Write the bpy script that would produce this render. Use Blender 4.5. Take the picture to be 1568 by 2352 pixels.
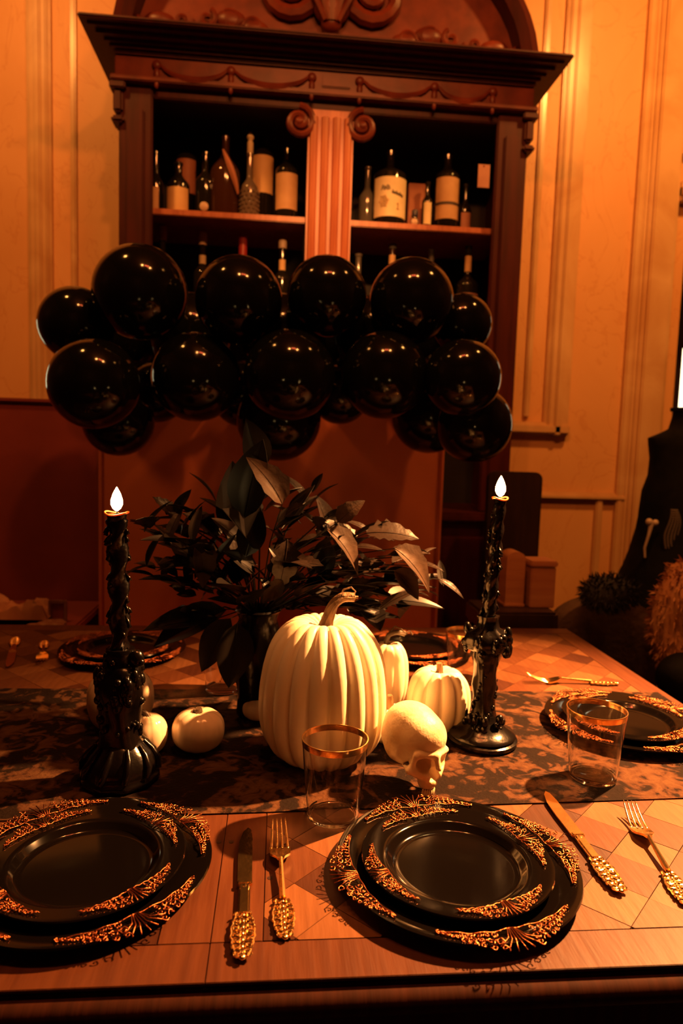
import bpy, math, random
import numpy as np
from mathutils import Vector, Matrix, noise as mnoise

for o in list(bpy.data.objects):
    bpy.data.objects.remove(o)
SC = bpy.context.scene
COL = SC.collection
PI = math.pi

# ------------------------------------------------------------------ camera
F, CX, CY = 1600.0, 784.0, 1176.0
PITCH, YAW, ROLL = math.radians(5.5), math.radians(5.3), math.radians(1.8)
CAM = Vector((0, 0, 1.285))
TZ = 0.76                                    # table top height
fwd = Vector((math.sin(YAW)*math.cos(PITCH), math.cos(YAW)*math.cos(PITCH), -math.sin(PITCH)))
r0 = Vector((math.cos(YAW), -math.sin(YAW), 0))
u0 = r0.cross(fwd)
RT = math.cos(ROLL)*r0 + math.sin(ROLL)*u0
UP = -math.sin(ROLL)*r0 + math.cos(ROLL)*u0
cd = bpy.data.cameras.new('camera')
cd.sensor_fit = 'VERTICAL'
cd.sensor_height = 36.0
cd.lens = F/2352*36.0
cd.clip_start = 0.05
cd.dof.use_dof = True
cd.dof.focus_distance = 0.98
cd.dof.aperture_fstop = 4.5
cam = bpy.data.objects.new('camera', cd)
COL.objects.link(cam)
cam.matrix_world = Matrix(((RT.x, UP.x, -fwd.x, CAM.x), (RT.y, UP.y, -fwd.y, CAM.y), (RT.z, UP.z, -fwd.z, CAM.z), (0, 0, 0, 1)))
SC.camera = cam

# ------------------------------------------------------------------ world, lights, exposure
w = bpy.data.worlds.new('world'); SC.world = w
w.use_nodes = True
w.node_tree.nodes['Background'].inputs[0].default_value = (0.10, 0.035, 0.012, 1)
w.node_tree.nodes['Background'].inputs[1].default_value = 0.05
SC.view_settings.view_transform = 'Standard'
SC.view_settings.look = 'None'
SC.view_settings.gamma = 1
SC.view_settings.exposure = 0.0
SC.view_settings.use_curve_mapping = False

def lamp(name, kind, loc, power, color, radius=0.05, **kw):
    d = bpy.data.lights.new(name, kind)
    d.energy = power; d.color = color
    if kind in ('POINT', 'SPOT'): d.shadow_soft_size = radius
    for k, v in kw.items(): setattr(d, k, v)
    o = bpy.data.objects.new(name, d); COL.objects.link(o); o.location = loc
    return o
def aim(o, target):
    o.rotation_euler = (Vector(target) - o.location).to_track_quat('-Z', 'Y').to_euler()

AMBER = (1.0, 0.40, 0.10)
# the lamp to the right of the table that throws the shadows to the left
key = lamp('pendant_lamp_light', 'SPOT', (1.40, 1.50, 2.30), 1800, (1.0, 0.39, 0.11), 0.03, spot_size=math.radians(52), spot_blend=.9)
aim(key, (0.50, 1.18, 0.80))
# the chandelier above the table: two bare bulbs and two reddish ones
for x, y, p, c in ((-0.05, .95, 46, (1, .32, .07)), (0.55, .95, 46, (1, .32, .07)), (0.18, 1.02, 10, (1, .14, .04)), (0.34, 1.02, 10, (1, .14, .04))):
    lamp('chandelier_bulb_light', 'POINT', (x, y, 3.35), p, c, 0.05)
# ceiling spot pointed at the middle of the cabinet
s = lamp('ceiling_spot_light', 'SPOT', (0.30, -0.2, 3.25), 380, (1.0, 0.36, 0.09), 0.04, spot_size=math.radians(15.5), spot_blend=1.0)
aim(s, (0.22, 2.95, 2.10))
# unseen spots added to brighten the panelled wall left and right of the cabinet
for x, p in ((-1.25, 110), (1.75, 205)):
    s = lamp('added_wall_fill_light', 'SPOT', (x, 1.75, 3.8), p, (1.0, 0.37, 0.075), 0.08, spot_size=math.radians(120), spot_blend=1.0)
    aim(s, (x, 3.36, 2.2))

# ------------------------------------------------------------------ pixel -> point
def ray(px, py):
    return (fwd + RT*((px-CX)/F) - UP*((py-CY)/F))
def P(px, py, z=TZ):                         # on the level plane z
    d = ray(px, py); return CAM + d*((z-CAM.z)/d.z)
def at(px, py, Y):                           # on the upright plane Y
    d = ray(px, py); return CAM + d*((Y-CAM.y)/d.y)
def span(px, Y):                             # metres covered by px pixels at depth Y
    return px*Y/F

# ------------------------------------------------------------------ materials
MATS = {}
def mat(name, color, rough=0.5, metal=0.0, color2=None, scale=8.0, stretch=(1, 1, 1), bump=0.0, bscale=None, spec=0.5, detail=4.0, dist=0.0, pos=(0.35, 0.65), **kw):
    m = bpy.data.materials.new(name); m.use_nodes = True
    nt = m.node_tree; b = nt.nodes['Principled BSDF']
    b.inputs['Base Color'].default_value = (*color, 1)
    b.inputs['Roughness'].default_value = rough
    b.inputs['Metallic'].default_value = metal
    b.inputs['Specular IOR Level'].default_value = spec
    for k, v in kw.items(): b.inputs[k.replace('_', ' ')].default_value = v
    if color2 or bump:
        tc = nt.nodes.new('ShaderNodeTexCoord'); mp = nt.nodes.new('ShaderNodeMapping')
        mp.inputs['Scale'].default_value = stretch
        nt.links.new(tc.outputs['Object'], mp.inputs['Vector'])
        n = nt.nodes.new('ShaderNodeTexNoise'); n.inputs['Scale'].default_value = scale
        n.inputs['Detail'].default_value = detail; n.inputs['Distortion'].default_value = dist
        nt.links.new(mp.outputs[0], n.inputs['Vector'])
        if color2:
            r = nt.nodes.new('ShaderNodeValToRGB')
            r.color_ramp.elements[0].color = (*color, 1); r.color_ramp.elements[1].color = (*color2, 1)
            r.color_ramp.elements[0].position = pos[0]; r.color_ramp.elements[1].position = pos[1]
            nt.links.new(n.outputs['Fac'], r.inputs[0]); nt.links.new(r.outputs[0], b.inputs['Base Color'])
        if bump:
            n2 = n
            if bscale:
                n2 = nt.nodes.new('ShaderNodeTexNoise'); n2.inputs['Scale'].default_value = bscale
                n2.inputs['Detail'].default_value = 4; nt.links.new(mp.outputs[0], n2.inputs['Vector'])
            bp = nt.nodes.new('ShaderNodeBump'); bp.inputs['Strength'].default_value = bump; bp.inputs['Distance'].default_value = 0.01
            nt.links.new(n2.outputs['Fac'], bp.inputs['Height']); nt.links.new(bp.outputs[0], b.inputs['Normal'])
    MATS[name] = m
    return m
def emit(name, color, strength):
    m = bpy.data.materials.new(name); m.use_nodes = True
    b = m.node_tree.nodes['Principled BSDF']
    b.inputs['Base Color'].default_value = (*color, 1)
    b.inputs['Emission Color'].default_value = (*color, 1); b.inputs['Emission Strength'].default_value = strength
    return m

M_wall = mat('veined_wall_paint', (.76, .40, .15), .5, color2=(.69, .34, .115), scale=2.2, stretch=(1, 1, .55), dist=1.2, detail=9, bump=.05, bscale=30)
nt = M_wall.node_tree                        # thin brown veins over the paint
vn = nt.nodes.new('ShaderNodeTexNoise'); vn.inputs['Scale'].default_value = 3.5; vn.inputs['Detail'].default_value = 8; vn.inputs['Distortion'].default_value = 2.0
vr = nt.nodes.new('ShaderNodeValToRGB')
vr.color_ramp.elements[0].position = .485; vr.color_ramp.elements[0].color = (1, 1, 1, 1)
vr.color_ramp.elements[1].position = .515; vr.color_ramp.elements[1].color = (1, 1, 1, 1)
e = vr.color_ramp.elements.new(.5); e.color = (.91, .84, .76, 1)
mx = nt.nodes.new('ShaderNodeMix'); mx.data_type = 'RGBA'; mx.blend_type = 'MULTIPLY'; mx.inputs[0].default_value = 1
rampn = [n for n in nt.nodes if n.type == 'VALTORGB' and n != vr][0]
mpn = [n for n in nt.nodes if n.type == 'MAPPING'][0]
nt.links.new(mpn.outputs[0], vn.inputs['Vector']); nt.links.new(vn.outputs['Fac'], vr.inputs[0])
nt.links.new(rampn.outputs[0], mx.inputs[6]); nt.links.new(vr.outputs[0], mx.inputs[7])
nt.links.new(mx.outputs[2], nt.nodes['Principled BSDF'].inputs['Base Color'])

M_trim = mat('wall_moulding_paint', (.72, .46, .22), .25, color2=(.58, .32, .13), scale=3, dist=1, detail=7)
M_floor = mat('floor_boards', (.12, .05, .02), .4, color2=(.07, .03, .015), scale=6, stretch=(1, 12, 1))
M_ceil = mat('ceiling_boards', (.10, .045, .02), .6, color2=(.07, .03, .015), scale=4)
M_wall2 = mat('dark_wall_panelling', (.10, .04, .02), .45, color2=(.07, .028, .014), scale=4, stretch=(6, 6, 1))
M_cab = mat('dark_mahogany', (.070, .009, .006), .45, spec=.25, color2=(.045, .006, .004), scale=5, stretch=(6, 6, .8), bump=.06)
M_carve = mat('carved_mahogany', (.19, .034, .014), .40, spec=.35, color2=(.11, .018, .009), scale=6, stretch=(2, 2, 2), bump=.1)
M_pil = mat('red_mahogany', (.52, .17, .075), .38, color2=(.40, .11, .05), scale=6, stretch=(9, 9, .8), bump=.05)
M_cabin = mat('cabinet_lining', (.022, .014, .010), .7, color2=(.015, .010, .008), scale=4)
M_settle = mat('russet_leather', (.66, .175, .065), .48, color2=(.58, .145, .052), scale=5, bump=.05, bscale=160)
M_booth = mat('maroon_panel', (.24, .042, .030), .5, color2=(.19, .032, .023), scale=4)
M_dkwood = mat('near_black_wood', (.030, .012, .008), .4, color2=(.018, .008, .006), scale=5, stretch=(8, 8, 1))
M_box = mat('amber_box_wood', (.42, .18, .07), .5, color2=(.33, .12, .05), scale=5, stretch=(1, 1, 8))
M_balloon = mat('black_latex', (.004, .004, .003), .10, spec=.28)
M_wax = mat('black_wax', (.003, .002, .002), .24, spec=.45, color2=(.005, .003, .003), scale=30)
M_waxtop = mat('molten_wax_rim', (.55, .22, .08), .3, Subsurface_Weight=.6, Subsurface_Radius=(.02, .008, .003), Subsurface_Scale=.5)
M_black = mat('black_lacquer', (.0028, .002, .002), .22, spec=.45, bump=.12, bscale=45)
M_plate = mat('black_gloss_plastic', (.0025, .0018, .0015), .10, spec=.36)
M_copper = mat('copper_foil', (.40, .125, .048), .30, 1.0, bump=.25, bscale=300)
M_gold = mat('gold_metal', (1.0, .66, .28), .20, 1.0, bump=.05, bscale=80)
M_glass = bpy.data.materials.new('clear_plastic'); M_glass.use_nodes = True
gb = M_glass.node_tree.nodes['Principled BSDF']
gb.inputs['Base Color'].default_value = (.97, .95, .93, 1); gb.inputs['Roughness'].default_value = .03
gb.inputs['Transmission Weight'].default_value = 1; gb.inputs['IOR'].default_value = 1.3
M_pump = mat('cream_pumpkin_skin', (.88, .80, .62), .42, color2=(.82, .70, .48), scale=7, bump=.05, bscale=60, Subsurface_Weight=.12, Subsurface_Radius=(.02, .012, .006), Subsurface_Scale=.3)
M_pumpgl = mat('glazed_pumpkin_skin', (.78, .66, .50), .16, color2=(.72, .56, .38), scale=9)
M_stem = mat('dry_stem', (.26, .15, .06), .6, color2=(.12, .065, .028), scale=22, stretch=(3, 3, 1), bump=.5, bscale=60)
M_dstem = mat('dark_stem', (.10, .07, .04), .45, color2=(.05, .03, .02), scale=30, bump=.3)
M_bone = mat('resin_bone', (.84, .74, .54), .45, color2=(.66, .48, .26), scale=22, detail=6, bump=.12, bscale=130)
M_leafd = mat('black_leaf', (.007, .006, .005), .38, spec=.22, color2=(.011, .008, .007), scale=14)
M_leafb = mat('bronze_leaf', (.028, .016, .011), .4, spec=.22, color2=(.012, .008, .006), scale=18, bump=.2, bscale=40)
M_leaft = mat('tan_leaf', (.060, .032, .018), .55, spec=.15, color2=(.022, .012, .008), scale=20, bump=.2, bscale=40)
M_bottle = mat('dark_bottle_glass', (.012, .010, .006), .07, spec=.6)
M_bottlebr = mat('brown_bottle_glass', (.05, .018, .008), .08, spec=.6)
M_clearg = mat('grey_bottle_glass', (.12, .11, .09), .08, spec=.7)
M_lab_y = mat('cream_label', (.85, .74, .46), .6, color2=(.78, .66, .38), scale=20)
M_lab_o = mat('ochre_label', (.80, .55, .26), .6, color2=(.72, .46, .2), scale=12)
M_lab_t = mat('tan_label', (.58, .36, .18), .6, color2=(.48, .28, .13), scale=14)
M_lab_r = mat('rust_label', (.44, .17, .09), .6, color2=(.36, .13, .07), scale=12)
M_lab_p = mat('pinkish_label', (.50, .25, .17), .6, color2=(.42, .19, .13), scale=12)
M_ink = mat('label_ink', (.05, .03, .02), .6)
M_inkb = mat('brown_ink', (.42, .25, .10), .6)
M_capr = mat('red_capsule', (.50, .05, .035), .4, color2=(.42, .04, .03), scale=20)
M_capp = mat('pale_capsule', (.62, .45, .32), .4, color2=(.5, .35, .25), scale=20)
M_capblue = mat('navy_cap', (.03, .03, .06), .35)
M_cutg = mat('cut_glass', (.16, .12, .09), .06, spec=.9)
M_cloth = mat('black_cloth', (.003, .0025, .0025), .8, spec=.1, color2=(.006, .005, .005), scale=20, bump=.1, bscale=90)
M_bead = mat('silver_beads', (.55, .48, .42), .25, .8)
M_bonep = mat('pale_bone_charm', (.55, .42, .30), .5, color2=(.42, .30, .2), scale=30)
M_fur = mat('ginger_fur', (.52, .25, .09), .7, color2=(.36, .14, .05), scale=10, bump=.5, bscale=30)
M_brownup = mat('brown_velour', (.10, .055, .03), .7, color2=(.06, .032, .018), scale=16, bump=.3, bscale=60)
M_fluff = mat('black_fluff', (.010, .009, .010), .8)
M_orcloth = mat('faded_orange_cloth', (.55, .22, .11), .7, color2=(.45, .15, .07), scale=14)
M_frame = mat('small_frame_wood', (.28, .11, .06), .4, color2=(.2, .07, .04), scale=14)

# table woods: one material per tint of parquet tile
def wood(name, a, b, rot=0.0):
    m = mat(name, a, .42, spec=.3, color2=b, scale=7, stretch=(1, 1, 1), bump=.10, detail=6)
    mp = [n for n in m.node_tree.nodes if n.type == 'MAPPING'][0]
    mp.inputs['Rotation'].default_value = (0, 0, rot)
    mp.inputs['Scale'].default_value = (14, 1.4, 1)
    return m
M_tile = [wood('oak_tile_light', (.150, .061, .023), (.115, .044, .016), .8), wood('oak_tile_mid', (.105, .039, .014), (.080, .028, .010), -.8),
          wood('oak_tile_warm', (.080, .026, .009), (.062, .019, .0065), .8), wood('oak_tile_dark', (.045, .013, .005), (.032, .009, .004), -.8)]
M_board = wood('oak_border_board', (.076, .023, .008), (.056, .016, .006), PI/2)
M_boardv = wood('oak_cross_board', (.082, .026, .009), (.062, .018, .0065), 0)
M_apron = wood('dark_table_edge', (.035, .010, .005), (.022, .007, .004), PI/2)
M_apron.node_tree.nodes['Principled BSDF'].inputs['Roughness'].default_value = .7; M_apron.node_tree.nodes['Principled BSDF'].inputs['Specular IOR Level'].default_value = .05

# runner: dark woven ground with brown leaf figures
M_runner = bpy.data.materials.new('tapestry_weave'); M_runner.use_nodes = True
nt = M_runner.node_tree; b = nt.nodes['Principled BSDF']; b.inputs['Roughness'].default_value = .85; b.inputs['Specular IOR Level'].default_value = .08
tc = nt.nodes.new('ShaderNodeTexCoord')
vo = nt.nodes.new('ShaderNodeTexVoronoi'); vo.inputs['Scale'].default_value = 9; vo.inputs['Randomness'].default_value = .6
no = nt.nodes.new('ShaderNodeTexNoise'); no.inputs['Scale'].default_value = 26; no.inputs['Detail'].default_value = 5; no.inputs['Distortion'].default_value = 1.6
wv = nt.nodes.new('ShaderNodeTexNoise'); wv.inputs['Scale'].default_value = 5; wv.inputs['Detail'].default_value = 3; wv.inputs['Distortion'].default_value = 2.5
ad = nt.nodes.new('ShaderNodeMath'); ad.operation = 'MULTIPLY_ADD'; ad.inputs[1].default_value = .55
rp = nt.nodes.new('ShaderNodeValToRGB')
for pp, cc in ((.30, (.005, .003, .0022)), (.545, (.009, .0045, .003)), (.60, (.050, .021, .010)), (.70, (.075, .036, .016)), (.80, (.020, .009, .005))):
    el = rp.color_ramp.elements.new(pp); el.color = (*cc, 1)
rp.color_ramp.elements.remove(rp.color_ramp.elements[0]); rp.color_ramp.elements.remove(rp.color_ramp.elements[-1])
nt.links.new(tc.outputs['Object'], no.inputs['Vector']); nt.links.new(tc.outputs['Object'], wv.inputs['Vector'])
nt.links.new(no.outputs['Fac'], ad.inputs[0]); 
sc2 = nt.nodes.new('ShaderNodeMath'); sc2.operation = 'MULTIPLY'; sc2.inputs[1].default_value = .58
nt.links.new(wv.outputs['Fac'], sc2.inputs[0]); nt.links.new(sc2.outputs[0], ad.inputs[2])
nt.links.new(ad.outputs[0], rp.inputs[0]); nt.links.new(rp.outputs[0], b.inputs['Base Color'])
bp = nt.nodes.new('ShaderNodeBump'); bp.inputs['Strength'].default_value = .4; bp.inputs['Distance'].default_value = .004
fn = nt.nodes.new('ShaderNodeTexNoise'); fn.inputs['Scale'].default_value = 220
nt.links.new(tc.outputs['Object'], fn.inputs['Vector']); nt.links.new(fn.outputs['Fac'], bp.inputs['Height']); nt.links.new(bp.outputs[0], b.inputs['Normal'])

# ------------------------------------------------------------------ mesh helpers
class MB:
    def __init__(s): s.v = []; s.f = []
    def add(s, vs, fs):
        o = len(s.v); s.v += [tuple(v) for v in vs]; s.f += [tuple(i+o for i in f) for f in fs]; return s
    def box(s, x0, x1, y0, y1, z0, z1, bev=0.0):
        if bev <= 0:
            v = [(x, y, z) for x in (x0, x1) for y in (y0, y1) for z in (z0, z1)]
            return s.add(v, [(0, 1, 3, 2), (4, 6, 7, 5), (0, 4, 5, 1), (2, 3, 7, 6), (0, 2, 6, 4), (1, 5, 7, 3)])
        import bmesh
        bm = bmesh.new(); bmesh.ops.create_cube(bm, size=1)
        for v in bm.verts:
            v.co = Vector((x0+(v.co.x+.5)*(x1-x0), y0+(v.co.y+.5)*(y1-y0), z0+(v.co.z+.5)*(z1-z0)))
        bmesh.ops.bevel(bm, geom=bm.edges[:], offset=bev, segments=2, affect='EDGES')
        bm.verts.index_update()
        s.add([v.co[:] for v in bm.verts], [[v.index for v in f.verts] for f in bm.faces]); bm.free()
        return s
    def lathe(s, prof, n=32, c=(0, 0, 0), fr=None, cap=True):
        """prof: (r, z) bottom to top; fr(theta, z) scales the radius"""
        vs, fs = [], []
        for r, z in prof:
            for k in range(n):
                a = 2*PI*k/n; q = r*(fr(a, z) if fr else 1)
                vs.append((c[0]+q*math.cos(a), c[1]+q*math.sin(a), c[2]+z))
        for i in range(len(prof)-1):
            for k in range(n):
                k2 = (k+1) % n
                fs.append((i*n+k, i*n+k2, (i+1)*n+k2, (i+1)*n+k))
        if cap:
            if prof[0][0] > 1e-6: fs.append(tuple(reversed(range(n))))
            if prof[-1][0] > 1e-6: fs.append(tuple((len(prof)-1)*n+k for k in range(n)))
        return s.add(vs, fs)
    def tube(s, pts, r, n=6, cap=True):
        pts = [Vector(p) for p in pts]; m = len(pts)
        rs = r if isinstance(r, (list, tuple)) else [r]*m
        vs, fs = [], []; prev = None
        for i, p in enumerate(pts):
            t = (pts[min(i+1, m-1)] - pts[max(i-1, 0)]).normalized()
            if prev is None:
                a = Vector((0, 0, 1)) if abs(t.z) < .9 else Vector((1, 0, 0))
                u = t.cross(a).normalized()
            else:
                u = (prev - t*prev.dot(t)).normalized()
            prev = u; v = t.cross(u)
            for k in range(n):
                an = 2*PI*k/n; vs.append(p + (u*math.cos(an) + v*math.sin(an))*rs[i])
        for i in range(m-1):
            for k in range(n):
                k2 = (k+1) % n; fs.append((i*n+k, i*n+k2, (i+1)*n+k2, (i+1)*n+k))
        if cap:
            fs.append(tuple(reversed(range(n)))); fs.append(tuple((m-1)*n+k for k in range(n)))
        return s.add(vs, fs)
    def ball(s, c, r, n=10, m=7):
        r = (r, r, r) if not isinstance(r, (tuple, list)) else r
        vs = [(c[0], c[1], c[2]-r[2])]; fs = []
        for i in range(1, m):
            ph = -PI/2 + PI*i/m
            for k in range(n):
                a = 2*PI*k/n
                vs.append((c[0]+r[0]*math.cos(ph)*math.cos(a), c[1]+r[1]*math.cos(ph)*math.sin(a), c[2]+r[2]*math.sin(ph)))
        vs.append((c[0], c[1], c[2]+r[2])); L = len(vs)-1
        for k in range(n): fs.append((0, 1+(k+1) % n, 1+k))
        for i in range(m-2):
            for k in range(n):
                k2 = (k+1) % n; fs.append((1+i*n+k, 1+i*n+k2, 1+(i+1)*n+k2, 1+(i+1)*n+k))
        for k in range(n): fs.append((L, 1+(m-2)*n+k, 1+(m-2)*n+(k+1) % n))
        return s.add(vs, fs)
    def prism(s, poly, axis, a, b):
        """extrude a 2D polygon along axis 'x','y','z' from a to b"""
        def p3(u, v, w): return {'x': (w, u, v), 'y': (u, w, v), 'z': (u, v, w)}[axis]
        n = len(poly)
        vs = [p3(u, v, a) for u, v in poly] + [p3(u, v, b) for u, v in poly]
        fs = [tuple(reversed(range(n))), tuple(range(n, 2*n))] + [(i, (i+1) % n, n+(i+1) % n, n+i) for i in range(n)]
        return s.add(vs, fs)
    def mesh(s, name, m, smooth=True, angle=40):
        me = bpy.data.meshes.new(name); me.from_pydata(s.v, [], s.f); me.update()
        import bmesh
        bm = bmesh.new(); bm.from_mesh(me); bmesh.ops.recalc_face_normals(bm, faces=bm.faces[:]); bm.to_mesh(me); bm.free()
        if smooth:
            me.shade_smooth(); me.set_sharp_from_angle(angle=math.radians(angle))
        for mm in (m if isinstance(m, (list, tuple)) else [m]): me.materials.append(mm)
        return me
def put(name, me, parent=None, loc=(0, 0, 0), rot=(0, 0, 0), scale=(1, 1, 1)):
    o = bpy.data.objects.new(name, me); COL.objects.link(o)
    o.location = loc; o.rotation_euler = rot; o.scale = scale
    if parent: o.parent = parent
    return o
def part(name, mb, m, parent=None, loc=(0, 0, 0), rot=(0, 0, 0), smooth=True, angle=40):
    return put(name, mb.mesh(name, m, smooth, angle), parent, loc, rot)
def tag(o, label=None, cat=None, group=None, kind=None):
    if label: o['label'] = label
    if cat: o['category'] = cat
    if group: o['group'] = group
    if kind: o['kind'] = kind
    return o
def thing(name, label, cat, loc=(0, 0, 0), rotz=0.0, group=None):
    o = bpy.data.objects.new(name, None); COL.objects.link(o)
    o.empty_display_size = .05; o.location = loc; o.rotation_euler = (0, 0, rotz)
    return tag(o, label, cat, group)
def dup(root, loc=None, rot=None, label=None, group=None):
    r = root.copy(); COL.objects.link(r)
    if loc is not None: r.location = loc
    if rot is not None: r.rotation_euler = rot
    if label: r['label'] = label
    if group: r['group'] = group
    for ch in list(root.children):
        c = ch.copy(); COL.objects.link(c); c.parent = r
        for g in list(ch.children):
            d = g.copy(); COL.objects.link(d); d.parent = c
    return r
def struct(name, mb, m, smooth=False):
    o = part(name, mb, m, smooth=smooth); o['kind'] = 'structure'; return o
def surface_nets(f, lo, hi, h):
    ax = [np.arange(lo[i], hi[i]+h, h) for i in range(3)]
    G = np.stack(np.meshgrid(*ax, indexing='ij'), -1); V = f(G[..., 0], G[..., 1], G[..., 2])
    N = V.shape; ins = V < 0
    acc = np.zeros((N[0]-1, N[1]-1, N[2]-1, 3)); cnt = np.zeros((N[0]-1, N[1]-1, N[2]-1))
    def sl(o): return tuple(slice(o[i], N[i]-1+o[i]) for i in range(3))
    for a in range(3):
        for p in ((0, 0), (0, 1), (1, 0), (1, 1)):
            o1 = [0, 0, 0]; oth = [i for i in range(3) if i != a]
            o1[oth[0]], o1[oth[1]] = p; o2 = list(o1); o2[a] = 1
            v1, v2 = V[sl(o1)], V[sl(o2)]; c = (v1 < 0) != (v2 < 0)
            t = np.where(c, v1/np.where(c, v1-v2, 1), 0)[..., None]
            pt = G[sl(o1)]*(1-t)+G[sl(o2)]*t
            acc += np.where(c[..., None], pt, 0); cnt += c
    act = cnt > 0; ids = -np.ones(act.shape, int); ids[act] = np.arange(act.sum())
    vs = acc[act]/cnt[act][:, None]; fs = []
    for a in range(3):
        b, c = [(1, 2), (2, 0), (0, 1)][a]
        s1 = [slice(None)]*3; s2 = [slice(None)]*3; s1[a] = slice(0, -1); s2[a] = slice(1, None)
        cr = ins[tuple(s1)] != ins[tuple(s2)]
        for idx in np.argwhere(cr):
            q = []
            for db, dc in ((0, 0), (-1, 0), (-1, -1), (0, -1)):
                k = idx.copy(); k[b] += db; k[c] += dc
                if (k < 0).any() or any(k[i] >= act.shape[i] for i in range(3)): q = None; break
                q.append(int(ids[tuple(k)]))
            if q and min(q) >= 0: fs.append(tuple(q))
    m = MB(); m.v = [tuple(v) for v in vs]; m.f = fs
    return m
# distance functions
def sd_ell(x, y, z, c, r):
    px, py, pz = x-c[0], y-c[1], z-c[2]
    k0 = np.sqrt((px/r[0])**2+(py/r[1])**2+(pz/r[2])**2); k1 = np.sqrt((px/r[0]**2)**2+(py/r[1]**2)**2+(pz/r[2]**2)**2)
    return k0*(k0-1)/np.maximum(k1, 1e-6)
def sd_cap(x, y, z, a, b, r):
    ba = np.array(b)-np.array(a); px, py, pz = x-a[0], y-a[1], z-a[2]
    h = np.clip((px*ba[0]+py*ba[1]+pz*ba[2])/ba.dot(ba), 0, 1)
    return np.sqrt((px-ba[0]*h)**2+(py-ba[1]*h)**2+(pz-ba[2]*h)**2)-r
def smin(a, b, k):
    h = np.clip(.5+.5*(b-a)/k, 0, 1); return b*(1-h)+a*h-k*h*(1-h)
def smax(a, b, k): return -smin(-a, -b, k)

# ------------------------------------------------------------------ room shell
YW = 3.36; XL, XR, YB, ZC = -2.7, 2.9, -2.2, 3.95
struct('floor', MB().box(XL-.1, XR+.1, YB-.1, YW+.9, -.06, 0), M_floor)
struct('ceiling', MB().box(XL-.1, XR+.1, YB-.1, YW+.9, ZC, ZC+.06), M_ceil)
# back wall ends at the opening on the right
xo = at(1556, 780, YW).x
struct('wall_back', MB().box(XL-.1, xo, YW, YW+.10, 0, ZC), M_wall)
struct('wall_above_opening', MB().box(xo, XR+.1, YW, YW+.10, at(1560, 470, YW).z, ZC), M_wall)['kind'] = 'structure'
struct('wall_right', MB().box(XR, XR+.1, YB, YW+.8, 0, ZC), M_wall2)
struct('wall_left', MB().box(XL-.1, XL, YB, YW, 0, ZC), M_wall2)
struct('wall_front', MB().box(XL-.1, XR+.1, YB-.1, YB, 0, ZC), M_wall2)
struct('wall_beyond', MB().box(xo-.6, XR+.1, YW+.8, YW+.9, 0, ZC), M_wall)
# lit window in the back wall left of the frame, seen as the pale strips on the balloons
win = struct('window_1', MB().box(-1.92, -1.60, YW-.02, YW, .95, 1.85), emit('pale_window_light', (.86, .86, .52), 2.6))
wf = MB()
for x0, x1, z0, z1 in ((-1.99, -1.92, .88, 1.92), (-1.60, -1.53, .88, 1.92), (-1.92, -1.60, .88, .95), (-1.92, -1.60, 1.85, 1.92)): wf.box(x0, x1, YW-.05, YW, z0, z1)
part('window_frame', wf, M_trim, win, smooth=False)
# lit window beyond the opening at the right edge
pz0, pz1 = at(1562, 950, YW+.78).z, at(1562, 560, YW+.78).z
px0 = at(1551, 880, YW+.78).x
win2 = struct('window_2', MB().box(px0, px0+.75, YW+.76, YW+.80, pz0-.3, pz1), emit('bright_window_light', (1.0, .82, .50), 3.2))
wf = MB()
for x0, x1, z0, z1 in ((px0-.06, px0, pz0-.36, pz1+.06), (px0+.75, px0+.81, pz0-.36, pz1+.06), (px0, px0+.75, pz1, pz1+.06), (px0, px0+.75, pz0-.36, pz0-.3), (px0, px0+.75, at(1562, 800, YW+.75).z, at(1562, 700, YW+.75).z)): wf.box(x0, x1, YW+.73, YW+.76, z0, z1)
part('window_frame', wf, M_dkwood, win2, smooth=False)

TRIM = [0]
def moulding(x0, x1, z0, z1, d, steps=((0, 1.0),)):
    """stepped, rounded strip on the back wall; the profile runs across the short side"""
    TRIM[0] += 1
    mb = MB(); vert = (z1-z0) > (x1-x0)
    for inset, dd in steps:
        w_ = min(x1-x0, z1-z0)*inset
        if vert: mb.box(x0+w_, x1-w_, YW-d*dd, YW, z0, z1, min(.006, d*dd*.4))
        else: mb.box(x0, x1, YW-d*dd, YW, z0+w_, z1-w_, min(.006, d*dd*.4))
    o = part('trim_%d' % TRIM[0], mb, M_trim, angle=30); o['kind'] = 'structure'; return o
def xw(px, py=500): return at(px, py, YW).x
def zw(px, py): return at(px, py, YW).z
REED = ((0, .45), (.12, .75), (.3, .55), (.36, 1.0), (.45, .8))
# left of the cabinet
moulding(xw(68), xw(122), zw(84, 935)-.9, ZC, .05, REED)
moulding(xw(165), xw(178), 0, ZC, .02)
# right of the cabinet: big panel frame, its foot rail, the dado panel and the pilaster
moulding(xw(1272), xw(1330), zw(1240, 1000), ZC, .05, REED)
moulding(xw(1225), xw(1238), zw(1240, 960), ZC, .02)
moulding(xw(1130), xw(1330), zw(1240, 1002), zw(1240, 970), .05, ((0, .5), (.2, 1.0), (.4, .7)))
moulding(xw(1130), xw(1440, 1150), zw(1330, 1152), zw(1330, 1130), .035, ((0, .5), (.25, 1.0)))
moulding(xw(1408), xw(1424), 0, zw(1330, 1140), .025)
xp0, xp1 = xw(1455, 700), xw(1534, 700)
moulding(xp0, xp1, 0, ZC, .075, ((0, .45), (.10, .7), (.18, 1.0), (.30, .8), (.42, .95)))
moulding(xw(1440, 700), xp0, 0, ZC, .03)
# horizontal bands right of the pilaster (top of the door case)
for a, b_, d in ((190, 205, .05), (268, 290, .08), (352, 364, .04), (422, 470, .10)):
    moulding(xp1, XR, zw(1545, b_), zw(1545, a), d, ((0, .5), (.25, 1.0)))
struct('baseboard_back', MB().box(XL, xp0, YW-.03, YW, 0, .18, .006), M_trim)

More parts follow.
